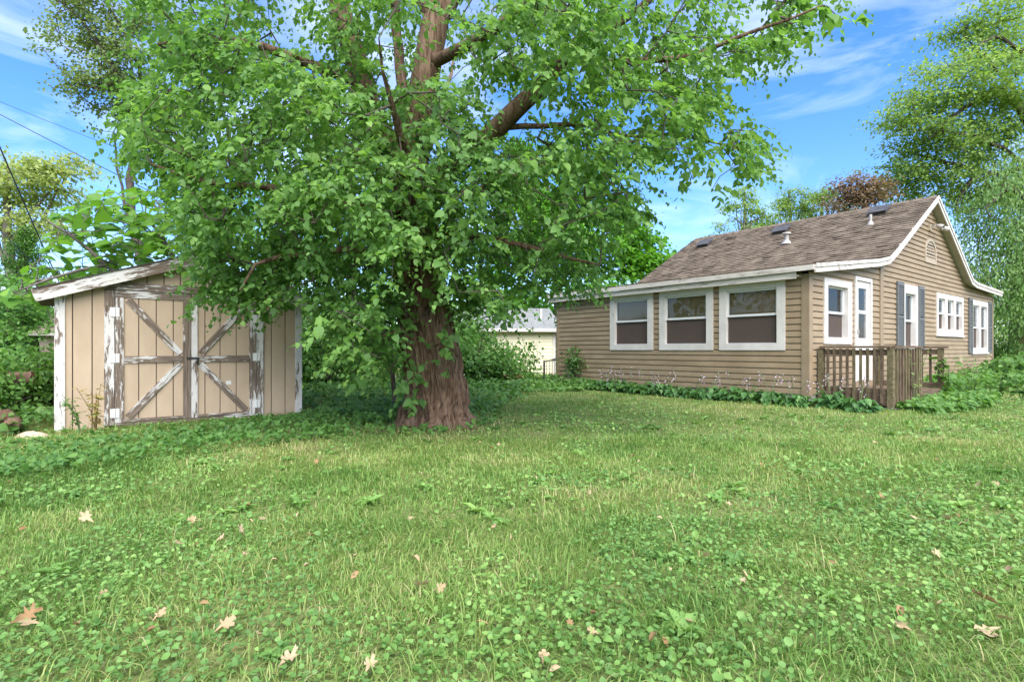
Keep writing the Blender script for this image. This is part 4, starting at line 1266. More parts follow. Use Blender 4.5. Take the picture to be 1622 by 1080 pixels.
# trees behind the roof
for (px, top, Y, w_, lab) in ((1180, 305, 27, .95, 'feathery young tree showing above the roof near its far end'), (1250, 305, 28, 1.0, 'feathery young tree showing above the roof at the middle vent'), (1305, 300, 27, 1.15, 'feathery young tree above the roof beside the purple-leaved tree')):
    fb = foot(px, Y)
    tp_ = A3(px, top, Y)
    bl = []
    for k_ in range(10):
        f = k_ / 9
        for sgn in (-1, -.4, .4, 1):
            bl.append((tp_ + np.array([sgn * (.2 + w_ * 1.5 * f ** .7) * rng.uniform(.6, 1.0), rng.uniform(-.6, .6), -.05 - 2.6 * f + rng.normal(0, .12)]), (.55, .4, .15 + .1 * f), 1 + f))
    blob_tree('feathery_tree', lab, 'tree', fb, simple_limbs(fb, tp_, .13, [b[0] for b in bl[4:24:3]]), bl, 250, 22, .17, .14, M['leaf_right'], M['twig_grey'], 'feathery trees behind the roof', tmpl=(NAR_V, SIM_F), gap=.2, tmean=.62, flat=.5)
fb = foot(1362, 22.5)
blob_tree('purple_tree', 'reddish purple-leaved tree top showing behind the roof ridge', 'tree', fb,
          simple_limbs(fb, A3(1365, 290, 22.5), .16, [A3(1340, 310, 22.5), A3(1395, 300, 22.5)]),
          [(A3(1365, 308, 22.5), (1.0, .7, .7), 3), (A3(1345, 318, 22.5), (.8, .6, .6), 2), (A3(1392, 306, 22.5), (.6, .5, .55), 1), (A3(1365, 350, 22.5), (1.2, .7, .8), 2)], 190, 24, .18, .12, M['leaf_red'], M['twig'], sub=(40, (.22, .22, .16)), tmean=.6)
# big tree at the right
fb = foot(1735, 26)
blob_tree('elm_tree', 'tall spreading tree with dark arching boughs behind the gable end', 'tree', fb,
          [([fb, A3(1725, 350, 26), A3(1700, 200, 25.5), A3(1690, 20, 25), A3(1680, -200, 25)], [.55, .45, .38, .28, .1]),
           ([A3(1725, 330, 26), A3(1640, 210, 25), A3(1590, 150, 24.5), A3(1530, 170, 24), A3(1470, 220, 23.5)], [.26, .2, .14, .09, .03]),
           ([A3(1640, 210, 25), A3(1580, 110, 24.5), A3(1530, 60, 24.5)], [.12, .08, .03]),
           ([A3(1725, 360, 26), A3(1640, 270, 25.5), A3(1560, 275, 25), A3(1480, 250, 25), A3(1430, 240, 25)], [.2, .16, .11, .07, .03]),
           ([A3(1560, 275, 25), A3(1525, 300, 25), A3(1515, 335, 25)], [.12, .10, .05]),
           ([A3(1640, 270, 25.5), A3(1540, 215, 24), A3(1440, 205, 23.5)], [.1, .07, .02]),
           ([A3(1700, 200, 25.5), A3(1630, 90, 24), A3(1570, 60, 23.5), A3(1520, 110, 23.5)], [.16, .1, .06, .02])],
          [(A3(1590, 60, 24.5), (2.0, 2.0, 1.4), 2), (A3(1560, 30, 24.5), (1.2, 1.4, .8), .8), (A3(1500, 140, 24), (2.1, 1.8, 1.3), 2.4), (A3(1450, 200, 24), (1.3, 1.4, 1.1), 1.6), (A3(1590, 160, 24.5), (2.2, 2, 1.8), 3), (A3(1500, 220, 24.5), (2.2, 1.6, 1.0), 2.2), (A3(1420, 270, 25), (1.2, 1.2, .6), 1.2), (A3(1470, 285, 25.5), (1.8, 1.4, .8), 1.6), (A3(1600, 240, 25), (2, 1.8, 1.2), 1.6), (A3(1590, 300, 25.5), (1.8, 1.2, .9), 1.4), (A3(1545, 310, 26), (1.0, 1.0, .7), .6), (A3(1700, 0, 25), (4, 3, 4), 4), (A3(1850, 100, 26), (4, 3, 4), 3)],
          1500, 28, .30, .15, M['leaf_right'], M['twig'], flat=.5, sub=(260, (.5, .5, .24)))
fb = foot(1680, 21.5)
blob_tree('weeping_tree', 'dense weeping tree with hanging green foliage beside the gable end', 'tree', fb,
          [([fb, A3(1670, 420, 21.5), A3(1640, 300, 21.5)], [.35, .28, .12]), ([A3(1660, 380, 21.5), A3(1600, 300, 21.2), A3(1560, 330, 21)], [.12, .08, .03])],
          [(A3(1600, 360, 21.3), (1.7, 1.4, 1.6), 3), (A3(1580, 440, 21.2), (1.2, 1.1, 1.6), 2.4), (A3(1620, 470, 21.2), (1.4, 1.2, 1.8), 2.4), (A3(1640, 330, 21.3), (2.4, 1.6, 1.8), 2), (A3(1560, 350, 21.6), (.8, .9, 1.1), .9), (A3(1680, 420, 21), (2, 1.5, 2.4), 2), (A3(1540, 400, 22), (.6, .7, 1.0), .6)],
          760, 30, .24, .14, M['leaf_weep'], M['twig'], tmpl=(NAR_V, SIM_F), droop=1.3, flat=1.3, sub=(120, (.28, .28, .5)))
# brown trunk seen beside the lawn at the right
fb = foot(1614, 23.5)
tr2 = empty('tree_trunk', fb)
tag(tr2, 'thick brown tree trunk standing on the lawn beyond the gable end', 'tree')
Pp = np.array([fb - (0, 0, .2), fb + (.02, 0, .5), fb + (.05, 0, 1.6), fb + (.1, 0, 3.4), fb + (.2, 0, 5.2)])
V, F = tube_np(Pp, [.62, .42, .36, .32, .26], 18)
link('trunk', mesh_np('trunk', V - fb, F, M['bark'], None, True), tr2)

# shrubs
def shrub(name, label, cat, px, Y, rx, h, ncl, nper, size, mat, group=None, ry=None, spread=.16, tmpl=(SIM_V, SIM_F), tmean=.5, gap=.2):
    fb = foot(px, Y); ry = ry or rx * .8
    st = []
    for k_ in range(5):
        q = fb + np.array([rng.normal(0, rx * .4), rng.normal(0, ry * .4), h * rng.uniform(.6, .95)])
        st.append(([fb + np.array([rng.normal(0, .08), rng.normal(0, .08), -.05]), fb * .6 + q * .4 + np.array([0, 0, .1]), q], [.025, .018, .006]) if k_ == 0 else ([fb + np.array([0, 0, .02]), fb * .5 + q * .5, q], [.022, .016, .006]))
    bl = [(fb + np.array([rng.normal(0, rx * .35), rng.normal(0, ry * .3), h * rng.uniform(.3, .8)]), (rx * rng.uniform(.45, .75), ry * .6, h * rng.uniform(.25, .42)), 1) for _ in range(6)]
    bl.append((fb + np.array([0, 0, h * .4]), (rx * .9, ry * .8, h * .42), 2.5))
    return blob_tree(name, label, cat, fb, st, bl, ncl, nper, spread, size, mat, M['twig'], group, tmpl, .5, .003, gap=gap, gscale=1.4, tmean=tmean)
hs = 'shrubs along the back of the yard'
shrub('shrub', 'dark leafy shrub behind the shade tree at the shed corner', 'shrub', 520, 13.0, 1.2, 2.1, 150, 24, .10, M['leaf_bush'], hs)
shrub('shrub', 'broad shrub in the gap between shed and tree trunk', 'shrub', 590, 14.0, 1.3, 2.3, 150, 24, .10, M['leaf_bush'], hs)
shrub('shrub', 'dark rounded shrub just right of the thick trunk', 'shrub', 752, 13.6, 1.1, 1.5, 150, 26, .09, M['leaf_bush'], hs)
shrub('shrub', 'loose light-edged shrub in front of the cream house', 'shrub', 803, 14.4, .95, 1.12, 130, 24, .085, M['leaf_bush'], hs, tmean=.62)
shrub('shrub', 'tall shrub behind the trunk against the bright trees', 'shrub', 690, 15.5, 1.6, 3.0, 190, 24, .11, M['leaf_bush'], hs, tmean=.6)
shrub('shrub', 'leafy bush hiding the left half of the cream house', 'shrub', 742, 18.0, 1.1, 2.4, 150, 24, .11, M['leaf_bush'], hs, tmean=.6)
shrub('shrub', 'tall dark bush behind the right wall of the shed', 'shrub', 450, 15.0, 1.8, 3.2, 190, 24, .12, M['leaf_bush'], hs)
shrub('shrub', 'overgrown bush against the left corner of the shed', 'shrub', 35, 8.4, .7, .72, 130, 24, .075, M['leaf_bush'])
shrub('shrub', 'rambling bush on the weedy bank left of the shed', 'shrub', -30, 7.3, .8, .85, 140, 24, .07, M['leaf_bush'])
shrub('shrub', 'tall leafy bush behind the faded roof left of the shed', 'shrub', 15, 12.5, 1.8, 2.6, 200, 24, .11, M['leaf_bush'], tmean=.65)
shrub('shrub', 'bushy growth far behind the shed under the evergreen', 'shrub', 90, 17.0, 2.6, 3.2, 200, 24, .13, M['leaf_bright'])
shrub('shrub', 'rounded yellowish bush on the lawn beyond the gable end', 'shrub', 1588, 22.5, .75, 1.5, 110, 24, .09, M['leaf_right'])
shrub('shrub', 'low leafy shrub at the far gable corner', 'shrub', 1605, 15.8, .9, .95, 110, 24, .11, M['leaf_cover'], tmpl=(LEAF_V, LEAF_F))
shrub('shrub', 'climbing weed shrub against the siding at the far end', 'shrub', 912, 14.6, .33, 1.15, 46, 18, .075, M['leaf_cover'], tmean=.3, spread=.1)
# screen of far woods so that no empty horizon shows between the gardens
def far_wood(x0, x1, Y, ztop, n, mat, label, name='far_trees'):
    C = np.stack([rng.uniform(x0, x1, n), Y + rng.normal(0, 1.5, n), rng.random(n) ** .8], -1)
    tops = ztop * (.65 + .5 * vnoise(C[:, 0], C[:, 0] * 0, .35))
    C[:, 2] = .1 + C[:, 2] * tops
    P, mid, nor, sz = clusters_to_leaves(C, 16, .45, .34, .4)
    P[:, 2] = np.maximum(P[:, 2], .05)
    V, F, kk = leaves_geo(P, mid, nor, sz, SIM_V, SIM_F)
    o = link(name, mesh_np(name, V, F, mat, np.repeat(np.clip(rng.normal(.45, .22, len(P)), 0, 1), kk), True))
    tag(o, label, 'trees', kind='stuff')
far_wood(-48, -10, 38, 4.0, 700, M['leaf_bush'], 'far belt of green trees behind the shed')
far_wood(-10, 14, 34, 5.5, 700, M['leaf_bright'], 'far belt of bright green trees behind the shade tree')
far_wood(22, 60, 40, 5.0, 700, M['leaf_right'], 'far belt of trees beyond the lawn by the gable')

# ------------------------------------------------------------------ neighbour house, far roof, gate, wires
nb_ = empty('neighbour_house', (.6, 22.0, 0.0), R(8))
tag(nb_, 'cream-sided neighbouring house with grey shingle roof behind the shrubs', 'house')
for k_ in range(15):
    z = -.15 + k_ * .135
    v = cube_v(-4.0, 1.12, -.02, .0, z, z + .135); v[[4, 5], 1] += .017
    link('siding_board', mesh_np('siding_board', v, CUBE_F, M['cream']), nb_)
box('wall', (-4.0, 1.1, .01, 5.0, -.2, 1.87), M['cream'], nb_)
box('corner_board', (1.05, 1.16, -.04, .06, -.2, 1.87), M['white'], nb_)
Vn = np.array([(-4.2, -.35, 1.86), (1.4, -.35, 1.86), (1.4, 2.4, 2.85), (-4.2, 2.4, 2.85), (-4.2, 5.2, 1.9), (1.4, 5.2, 1.9)])
Vn = np.concatenate([Vn, Vn - (0, 0, .08)])
nr = link('roof', mesh_np('roof', Vn, np.array([[0, 1, 2, 3], [3, 2, 5, 4], [7, 6, 9, 8], [9, 10, 11, 8] if False else [8, 9, 10, 11], [1, 0, 6, 7], [2, 1, 7, 8], [5, 2, 8, 11]]), M['greyroof']), nb_)
box('fascia', (-4.2, 1.4, -.38, -.352, 1.74, 1.87), M['white'], nr)
for r_ in range(19):
    f = r_ / 19.; f2 = (r_ + 1.2) / 19.
    y0, z0 = -.36 + 2.76 * f, 1.865 + .99 * f; y1, z1 = -.36 + 2.76 * f2, 1.865 + .99 * f2
    Vs = np.array([(-4.2, y0, z0 + .028), (1.42, y0, z0 + .028), (1.42, y1, z1 + .006), (-4.2, y1, z1 + .006), (-4.2, y0, z0), (1.42, y0, z0)])
    link('shingle_course', mesh_np('shingle_course', Vs, np.array([[0, 1, 2, 3], [4, 5, 1, 0]]), M['greyroof']), nr)
tube('vent_pipe', [(.75, .9, 2.2), (.75, .9, 2.75)], .05, M['white'], nr, 10)

pr = empty('far_shed', (-10.9, 12.6, 0), R(15))
tag(pr, 'low outbuilding with faded pinkish panel roof left of the shed', 'shed')
box('wall', (0, 1.5, .1, 1.4, 0, 1.42), M['pink_panel'], pr)
for k_ in range(4):
    Vp = np.array([(-.1 + k_ * .43, -.1, 1.38), (.32 + k_ * .43, -.1, 1.38), (.32 + k_ * .43, .9, 1.86), (-.1 + k_ * .43, .9, 1.86)])
    Vp = np.concatenate([Vp, Vp + (0, 0, .03)])
    link('roof_panel', mesh_np('roof_panel', Vp, CUBE_F, M['pink_panel']), pr)
box('roof_edge', (-.15, 1.65, -.14, -.1, 1.36, 1.42), M['white'], pr)
box('roof_edge', (-.15, 1.65, .9, .95, 1.85, 1.92), M['white'], pr)

gp = foot(862, 15.4)
gt_ = empty('metal_gate', gp)
tag(gt_, 'dark metal garden gate between the cream house and the bungalow corner', 'gate')
tube('post', [(0, 0, -.1), (0, 0, .68)], .03, M['metal_dark'], gt_, 8)
tube('top_rail', [(0, 0, .66), (.42, -.02, .70)], .018, M['metal_dark'], gt_, 8)
tube('bottom_rail', [(0, 0, .12), (.42, -.02, .12)], .014, M['metal_dark'], gt_, 8)
for k_ in range(5):
    tube('bar', [(.07 + k_ * .075, 0, .12), (.07 + k_ * .075, 0, .67)], .007, M['metal_dark'], gt_, 6)
tube('latch_arm', [(.2, 0, .69), (.32, -.02, .74), (.44, -.04, .84)], .014, M['metal_dark'], gt_, 6)

def wire(p0, p1, sag, r_, label):
    p0, p1 = np.array(p0), np.array(p1)
    t = np.linspace(0, 1, 40)[:, None]
    P = p0 + (p1 - p0) * t - np.array([0, 0, 1]) * sag * 4 * t * (1 - t)
    V, F = tube_np(P, r_, 6); c = P.mean(0)
    o = link('overhead_wire', mesh_np('overhead_wire', V - c, F, M['wire'], None, True), None, c)
    tag(o, label, 'wire', 'overhead wires behind the shed')
wire(A3(-60, 150, 18), A3(520, 440, 22), .10, .014, 'thin overhead wire running down behind the locust boughs')
wire(A3(-40, 140, 15), A3(95, 450, 21), .05, .020, 'thick dark service cable dropping steeply behind the shed')
wire(A3(-50, 140, 26), A3(330, 285, 28), .15, .012, 'highest faint overhead wire against the blue sky')
wire(A3(-40, 325, 18), A3(170, 530, 22), .05, .013, 'low dark wire dropping behind the catalpa leaves')

# ------------------------------------------------------------------ logs and stone beside the shed
def log(px, py, Y, L, r_, az, label):
    p = A3(px, py, Y); d = np.array([math.cos(az), math.sin(az), .05])
    V, F = tube_np(np.array([p - d * L / 2, p, p + d * L / 2]), [r_, r_ * 1.05, r_ * .95], 14)
    V += rng.normal(0, r_ * .09, V.shape)
    V -= p
    o = link('log', mesh_np('log', V, F, M['log'], None, True), None, p)
    tag(o, label, 'log', 'cut logs left of the shed')
    for s_ in (-1, 1):
        th = np.linspace(0, 2 * np.pi, 14, endpoint=False)
        a = np.array([-d[1], d[0], 0]); a /= np.linalg.norm(a); b = np.cross(d, a)
        ring = d * (L / 2 + .002) * s_ + r_ * .93 * (np.cos(th)[:, None] * a + np.sin(th)[:, None] * b)
        Vv = np.concatenate([[d * (L / 2 + .004) * s_], ring])
        Ff = np.array([[0, 1 + k_, 1 + (k_ + 1) % 14] for k_ in range(14)])
        link('cut_end', mesh_np('cut_end', Vv, Ff, M['logend']), o)
log(20, 672, 6.75, .45, .085, -.9, 'reddish cut log with its sawn end showing in the weeds')
log(-8, 660, 6.95, .5, .10, -.4, 'thick reddish log lying behind the sawn log')
log(8, 600, 7.6, .6, .09, .5, 'thin broken log half hidden up on the weedy bank')
sp = A3(52, 697, 6.6)
th = rng.normal(0, 1, (40, 3)); 
su, sv = np.meshgrid(np.linspace(0, np.pi, 9), np.linspace(0, 2 * np.pi, 14, endpoint=False), indexing='ij')
sr = 1 + .18 * (vnoise(su * 1.3, sv * 1.3, 1.0) - .5)
Vs = np.stack([.20 * sr * np.sin(su) * np.cos(sv), .15 * sr * np.sin(su) * np.sin(sv), .11 * sr * np.cos(su)], -1).reshape(-1, 3)
Fs = np.array([[i * 14 + j, i * 14 + (j + 1) % 14, (i + 1) * 14 + (j + 1) % 14, (i + 1) * 14 + j] for i in range(8) for j in range(14)])
tag(link('stone', mesh_np('stone', Vs, Fs[:, ::-1], M['stone'], None, True), None, sp), 'tan stone in the weeds at the left corner of the shed', 'stone')
q = A3(620, 585, 9.3)
stk = board('wooden_stake', (q[0] + .07, q[1], 0.0), (q[0] - .03, q[1], 1.25), .07, .03, (0, -1, 0), M['deckwood'])
tag(stk, 'yellow-brown wooden stake leaning behind the thick tree trunk', 'stake')

# ------------------------------------------------------------------ lawn: grass blades, clover, ground cover
def blocked(x, y):
    s = .785 * (x - HC[0]) + .619 * (y - HC[1]); t = -.619 * (x - HC[0]) + .785 * (y - HC[1])
    b = (s > -.05) & (s < WID) & (t > -.05) & (t < LEN)
    b |= (s > .25) & (s < 3.4) & (t > -1.25) & (t < 0)
    s2 = .775 * (x - SX) + .631 * (y - SY); t2 = -.631 * (x - SX) + .775 * (y - SY)
    b |= (s2 > -.02) & (s2 < SW + .02) & (t2 > -.03) & (t2 < SDp)
    b |= np.hypot(x + 1.05, y - TY) < .48
    return b
def scatter(y0, y1, dens, margin=1.2, xlim=None):
    hw1 = .95 * y1 + margin
    n = int(dens * 2 * hw1 * (y1 - y0))
    y = rng.uniform(y0, y1, n); x = rng.uniform(-hw1, hw1, n)
    ok = np.abs(x) < .95 * y + margin
    if xlim: ok &= (x > xlim[0]) & (x < xlim[1])
    x, y = x[ok], y[ok]
    ok = ~blocked(x, y)
    return x[ok], y[ok]
def dryness(x, y):
    return .55 * vnoise(x, y, .55, 4, 1) + .3 * vnoise(x, y, 1.6, 8, 3) + .15 * vnoise(x, y, 5, 1, 6)
def weedy(x, y):
    return .6 * vnoise(x, y, .8, 21, 15) + .4 * vnoise(x, y, 2.4, 31, 5)
def blades(x, y, h, w, seg, name):
    n = len(x)
    az = rng.uniform(0, 2 * np.pi, n) * .85 + 4.5 * vnoise(x, y, 1.9, 2, 2)
    lean = np.clip(rng.normal(.85, .32, n), .05, 1.45)
    d = np.stack([np.cos(az), np.sin(az), 0 * az], -1); sd_ = np.stack([-np.sin(az), np.cos(az), 0 * az], -1)
    base = np.stack([x, y, gz(x, y) - .004], -1)
    rows = []
    for k_ in range(seg + 1):
        f = k_ / seg
        a = lean * (f ** 1.2) * 1.15
        c = base + d * (h * f * np.sin(a))[:, None] + np.array([0, 0, 1]) * (h * f * np.cos(a))[:, None]
        if k_ < seg:
            wd = w * (1 - .55 * f)
            rows += [c - sd_ * wd[:, None] / 2, c + sd_ * wd[:, None] / 2]
        else: rows.append(c)
    V = np.stack(rows, 1); kk = V.shape[1]
    T = []
    for k_ in range(seg - 1):
        a = 2 * k_; T += [(a, a + 1, a + 3), (a, a + 3, a + 2)]
    a = 2 * (seg - 1); T.append((a, a + 1, a + 2))
    F = (np.array(T)[None] + (np.arange(n) * kk)[:, None, None]).reshape(-1, 3)
    dr_ = dryness(x, y)
    tn = np.clip(.30 + 1.7 * (dr_ - .48) + rng.normal(0, .16, n) + (rng.random(n) < .08) * .45, 0, 1)
    return V.reshape(-1, 3), F, np.repeat(tn, kk)
gs = Geo()
for (y0, y1, dens, hh, ww, seg, xl) in ((.9, 3.4, 6300, .068, .0050, 3, None), (3.4, 6.5, 2900, .070, .0072, 2, None), (6.5, 10.5, 1000, .052, .011, 2, None), (10.5, 17, 420, .06, .018, 1, (-14, 22)), (17, 34, 55, .09, .045, 1, (-14, 34))):
    x, y = scatter(y0, y1, dens, xlim=xl)
    tuft = vnoise(x, y, 3.2, 6, 9)
    keep = rng.random(len(x)) < np.where(weedy(x, y) > .62, .55, 1.0)
    x, y, tuft = x[keep], y[keep], tuft[keep]
    h = hh * np.clip(rng.normal(.85, .3, len(x)), .3, 2.0) * (.7 + .6 * tuft)
    h *= np.where(rng.random(len(x)) < .03, 1.9, 1.0)
    V, F, tn = blades(x, y, h, ww * rng.uniform(.6, 1.3, len(x)), seg, 'g')
    gs.add(V, F, tn)
tag(link('lawn_grass', gs.mesh('lawn_grass', M['grass'], True)), 'uneven green lawn grass across the whole yard', 'grass', kind='stuff')

# clover and creeping weeds: small round leaves
RND_V = np.array([(0, 0, 0), (-.30, .02, .05), (-.50, .40, .10), (-.30, .85, .05), (0, .92, -.02), (.30, .85, .05), (.50, .40, .10), (.30, .02, .05)])
RND_F = np.array([(0, 2, 1), (0, 3, 2), (0, 4, 3), (0, 5, 4), (0, 6, 5), (0, 7, 6)])
gs = Geo()
for (y0, y1, dens, sz_) in ((.9, 3.4, 2400, .0165), (3.4, 6.5, 950, .0195), (6.5, 11, 230, .027)):
    x, y = scatter(y0, y1, dens)
    wd = weedy(x, y) + .10 * sstep(1.0, 3.0, x) * (1 - sstep(4, 6, y)) + .06 * sstep(-1, -4, x)
    keep = rng.random(len(x)) < sstep(.46, .74, wd) * .85 + .05
    x, y = x[keep], y[keep]; n = len(x)
    P = np.stack([x, y, gz(x, y) + rng.uniform(.015, .06, n)], -1)
    mid = rng.normal(0, 1, (n, 3)); mid[:, 2] *= .3
    nor = rng.normal(0, .45, (n, 3)) + np.array([0, -.12, 1])
    s2 = sz_ * np.clip(rng.normal(1, .3, n), .4, 1.9)
    s2 *= 1 + .25 * sstep(.55, .75, vnoise(x, y, 1.1, 40, 3))
    tn = np.clip(rng.normal(.42, .22, n) + .6 * (vnoise(x, y, 1.4, 11, 31) - .5), 0, 1)
    hf = rng.random(n) < .5
    for msk_, (tv, tf) in ((hf, (RND_V, RND_F)), (~hf, (MED_V, MED_F))):
        V, F, kk = leaves_geo(P[msk_], mid[msk_], nor[msk_], s2[msk_] * (1 if tv is RND_V else 1.15), tv, tf)
        gs.add(V, F, np.repeat(tn[msk_], kk))
# broad-leaved rosettes (plantain, dandelion) here and there
x, y = scatter(1.2, 8.5, 2.6)
for xx, yy in zip(x, y):
    m_ = int(rng.integers(5, 10)); a = rng.uniform(0, 6.28) + np.arange(m_) * 6.28 / m_ + rng.normal(0, .25, m_)
    e_ = rng.uniform(.15, .7, m_)
    mid = np.stack([np.cos(a) * np.cos(e_), np.sin(a) * np.cos(e_), np.sin(e_)], -1)
    P = np.tile(np.array([xx, yy, float(gz(xx, yy)) + .012]), (m_, 1))
    V, F, kk = leaves_geo(P, mid, np.array([0, 0, 1.0]) - mid * .2 + rng.normal(0, .15, (m_, 3)), rng.uniform(.05, .105) * rng.uniform(.7, 1.2, m_), MED_V * np.array([.55, 1, 1.6]), MED_F)
    gs.add(V, F, np.full(len(V), np.clip(rng.normal(.45, .2), 0, 1)))
tag(link('clover_patches', gs.mesh('clover_patches', M['clover'], True)), 'low clover and creeping weeds spread through the lawn', 'clover', kind='stuff')

# leafy ground cover in front of and beside the shed, round the tree and along the back
def cover(name, label, polyg, n, size, hfn, mat, tm=.5, tmpl=(LEAF_V, LEAF_F)):
    polyg = [tuple(p) for p in polyg]
    xs = [p[0] for p in polyg]; ys = [p[1] for p in polyg]
    X, Yy = [], []
    while len(X) < n:
        x = rng.uniform(min(xs), max(xs), 4000); y = rng.uniform(min(ys), max(ys), 4000)
        ok = in_poly(x, y, polyg) & ~blocked(x, y)
        ok &= rng.random(4000) < .25 + .9 * vnoise(x, y, 1.8, 3, 17)
        X += list(x[ok]); Yy += list(y[ok])
    x = np.array(X[:n]); y = np.array(Yy[:n])
    hmax = hfn(x, y) * (.55 + .9 * vnoise(x, y, 2.2, 7, 7))
    f = rng.random(n) ** .6
    P = np.stack([x, y, gz(x, y) + .02 + hmax * f], -1)
    mid = rng.normal(0, .8, (n, 3)); mid[:, 2] = -.25 + rng.normal(0, .3, n)
    nor = rng.normal(0, .4, (n, 3)) + np.array([.1, -.35, 1])
    sz = size * np.clip(rng.normal(1, .28, n), .45, 1.7)
    V, F, kk = leaves_geo(P, mid, nor, sz, *tmpl)
    tn = np.clip(rng.normal(tm, .2, n), 0, 1)
    tag(link(name, mesh_np(name, V, F, mat, np.repeat(tn, kk), True)), label, 'ground cover', kind='stuff')
def G(px, py):
    Y = CAMZ * FPX / (py - HOR); return ((px - 811) / FPX * Y, Y)
cover('ground_cover', 'leafy weeds growing along the front of the shed', [G(60, 700), G(200, 696), G(330, 682), G(470, 664), G(560, 640), G(640, 660), G(600, 690), G(420, 712), G(250, 735), G(60, 760), G(-60, 760), G(-60, 700)], 4600, .048, lambda x, y: .06 + .07 * sstep(-4.4, -3.6, x) + .05 * sstep(-5.6, -6.6, x), M['leaf_cover'], .45)
cover('ground_cover', 'weeds covering the bank left of the shed', [(-9.5, 5.4), (-5.9, 6.2), (-5.85, 7.0), (-7.4, 9.3), (-10.5, 11), (-11, 7)], 5600, .065, lambda x, y: .22 + .25 * sstep(-6.4, -8, x), M['leaf_cover'], .42)
cover('ground_cover', 'shady weeds between the shed and the tree trunk', [(-3.6, 9.3), (-1.2, 8.0), (-.3, 9.2), (.6, 12.2), (-1, 14.5), (-6.5, 15), (-5, 11.3)], 5200, .085, lambda x, y: .12 + .16 * sstep(9, 12.5, y), M['leaf_cover'], .40)
cover('ground_cover', 'weeds round the foot of the tree trunk', [G(560, 660), G(640, 640), G(740, 640), G(800, 645), G(780, 675), G(700, 690), G(600, 690)], 900, .06, lambda x, y: .09 + 0 * x, M['leaf_cover'], .45)
cover('ground_cover', 'strip of weeds along the back edge of the yard', [(-.2, 12.4), (3.0, 13.2), (1.9, 15.6), (0.2, 16.4), (-1.5, 15.2)], 2400, .08, lambda x, y: .10 + .16 * sstep(13, 15.5, y), M['leaf_cover'], .55)
c0 = [hw(3.5, -.05), hw(3.5, -1.1), hw(6, -1.6), hw(10, -2.0), hw(15.5, -2.2), hw(16, 1.5), hw(13.8, .2)]
cover('ground_cover', 'tall weeds below the gable windows', [(v.x, v.y) for v in c0], 4200, .11, lambda x, y: .28 + .12 * vnoise(x, y, .9), M['leaf_cover'], .55)
c1 = [hw(-.1, 2.6), hw(-.75, 2.6), hw(-.6, 5), hw(-.5, 7.2), hw(-.05, 7.2)]
cover('ground_cover', 'weeds at the wall foot near the far bungalow corner', [(v.x, v.y) for v in c1], 1500, .075, lambda x, y: .16 + 0 * x, M['leaf_cover'], .45)
c2 = [hw(.4, -1.3), hw(.1, -1.9), hw(2.0, -2.2), hw(4.4, -1.9), hw(3.6, -1.25)]
cover('ground_cover', 'weeds in front of the deck', [(v.x, v.y) for v in c2], 1500, .08, lambda x, y: .12 + 0 * x, M['leaf_cover'], .62)

# hostas with lilac flower stalks along the wall
HL_V = LEAF_V * np.array([.85, 1, 1.6])
def hosta(s, t, r_, label, stalks):
    p = hw(s, t); p.z = float(gz(p.x, p.y))
    o = empty('hosta', p); tag(o, label, 'plant', 'hostas along the bungalow wall')
    n = 120
    az = rng.uniform(0, 2 * np.pi, n); el = rng.uniform(.15, 1.25, n); L_ = r_ * rng.uniform(.35, 1.0, n)
    d = np.stack([np.cos(az) * np.cos(el), np.sin(az) * np.cos(el), np.sin(el)], -1)
    P = d * L_[:, None] * np.array([1, 1, .85]); 
    mid = d.copy(); mid[:, 2] = -.35 + rng.normal(0, .25, n)
    nor = np.array([0, 0, 1.0]) + .6 * d + rng.normal(0, .25, (n, 3))
    V, F, kk = leaves_geo(P, mid, nor,   .135 * rng.uniform(.55, 1.25, n), HL_V, LEAF_F)
    lf = link('foliage', mesh_np('foliage', V, F, M['hosta'], np.repeat(np.clip(rng.normal(.5, .22, n), 0, 1), kk), True), o)
    for k_ in range(stalks):
        a = rng.uniform(0, 6.28); top = np.array([math.cos(a) * .22, math.sin(a) * .22, rng.uniform(.42, .60)])
        st_ = tube('flower_stalk', [(0, 0, .05), tuple(top * (.4, .4, .55)), tuple(top)], .005, M['stem'], o, 5)
        Pn = []; nf = 11
        fP = np.array([top * (1, 1, 1) + np.array([rng.normal(0, .03), rng.normal(0, .03), -.02 * q_]) for q_ in range(nf)])
        fm = rng.normal(0, .7, (nf, 3)); fm[:, 2] = -.5
        V, F, kk = leaves_geo(fP, fm, rng.normal(0, 1, (nf, 3)), np.full(nf, .036), SIM_V, SIM_F)
        link('flowers', mesh_np('flowers', V, F, M['petal']), st_)
hlab = lambda t: 'lilac-flowering hosta under the window closest to the deck' if t < 1.8 else ('lilac-flowering hosta under the middle one of the three windows' if t < 3.3 else 'lilac-flowering hosta under the window farthest from the deck')
for i, t in enumerate(np.linspace(.05, 4.6, 12)):
    hosta(-.42 + rng.normal(0, .06), t, .29 + rng.random() *   .09, hlab(t), 2 + int(rng.random() * 3))
hosta(-.15, -.45, .34, 'hosta with lilac flowers at the house end of the deck railing', 3)
hosta(-.3, -.95, .30, 'small hosta in front of the deck railing', 2)

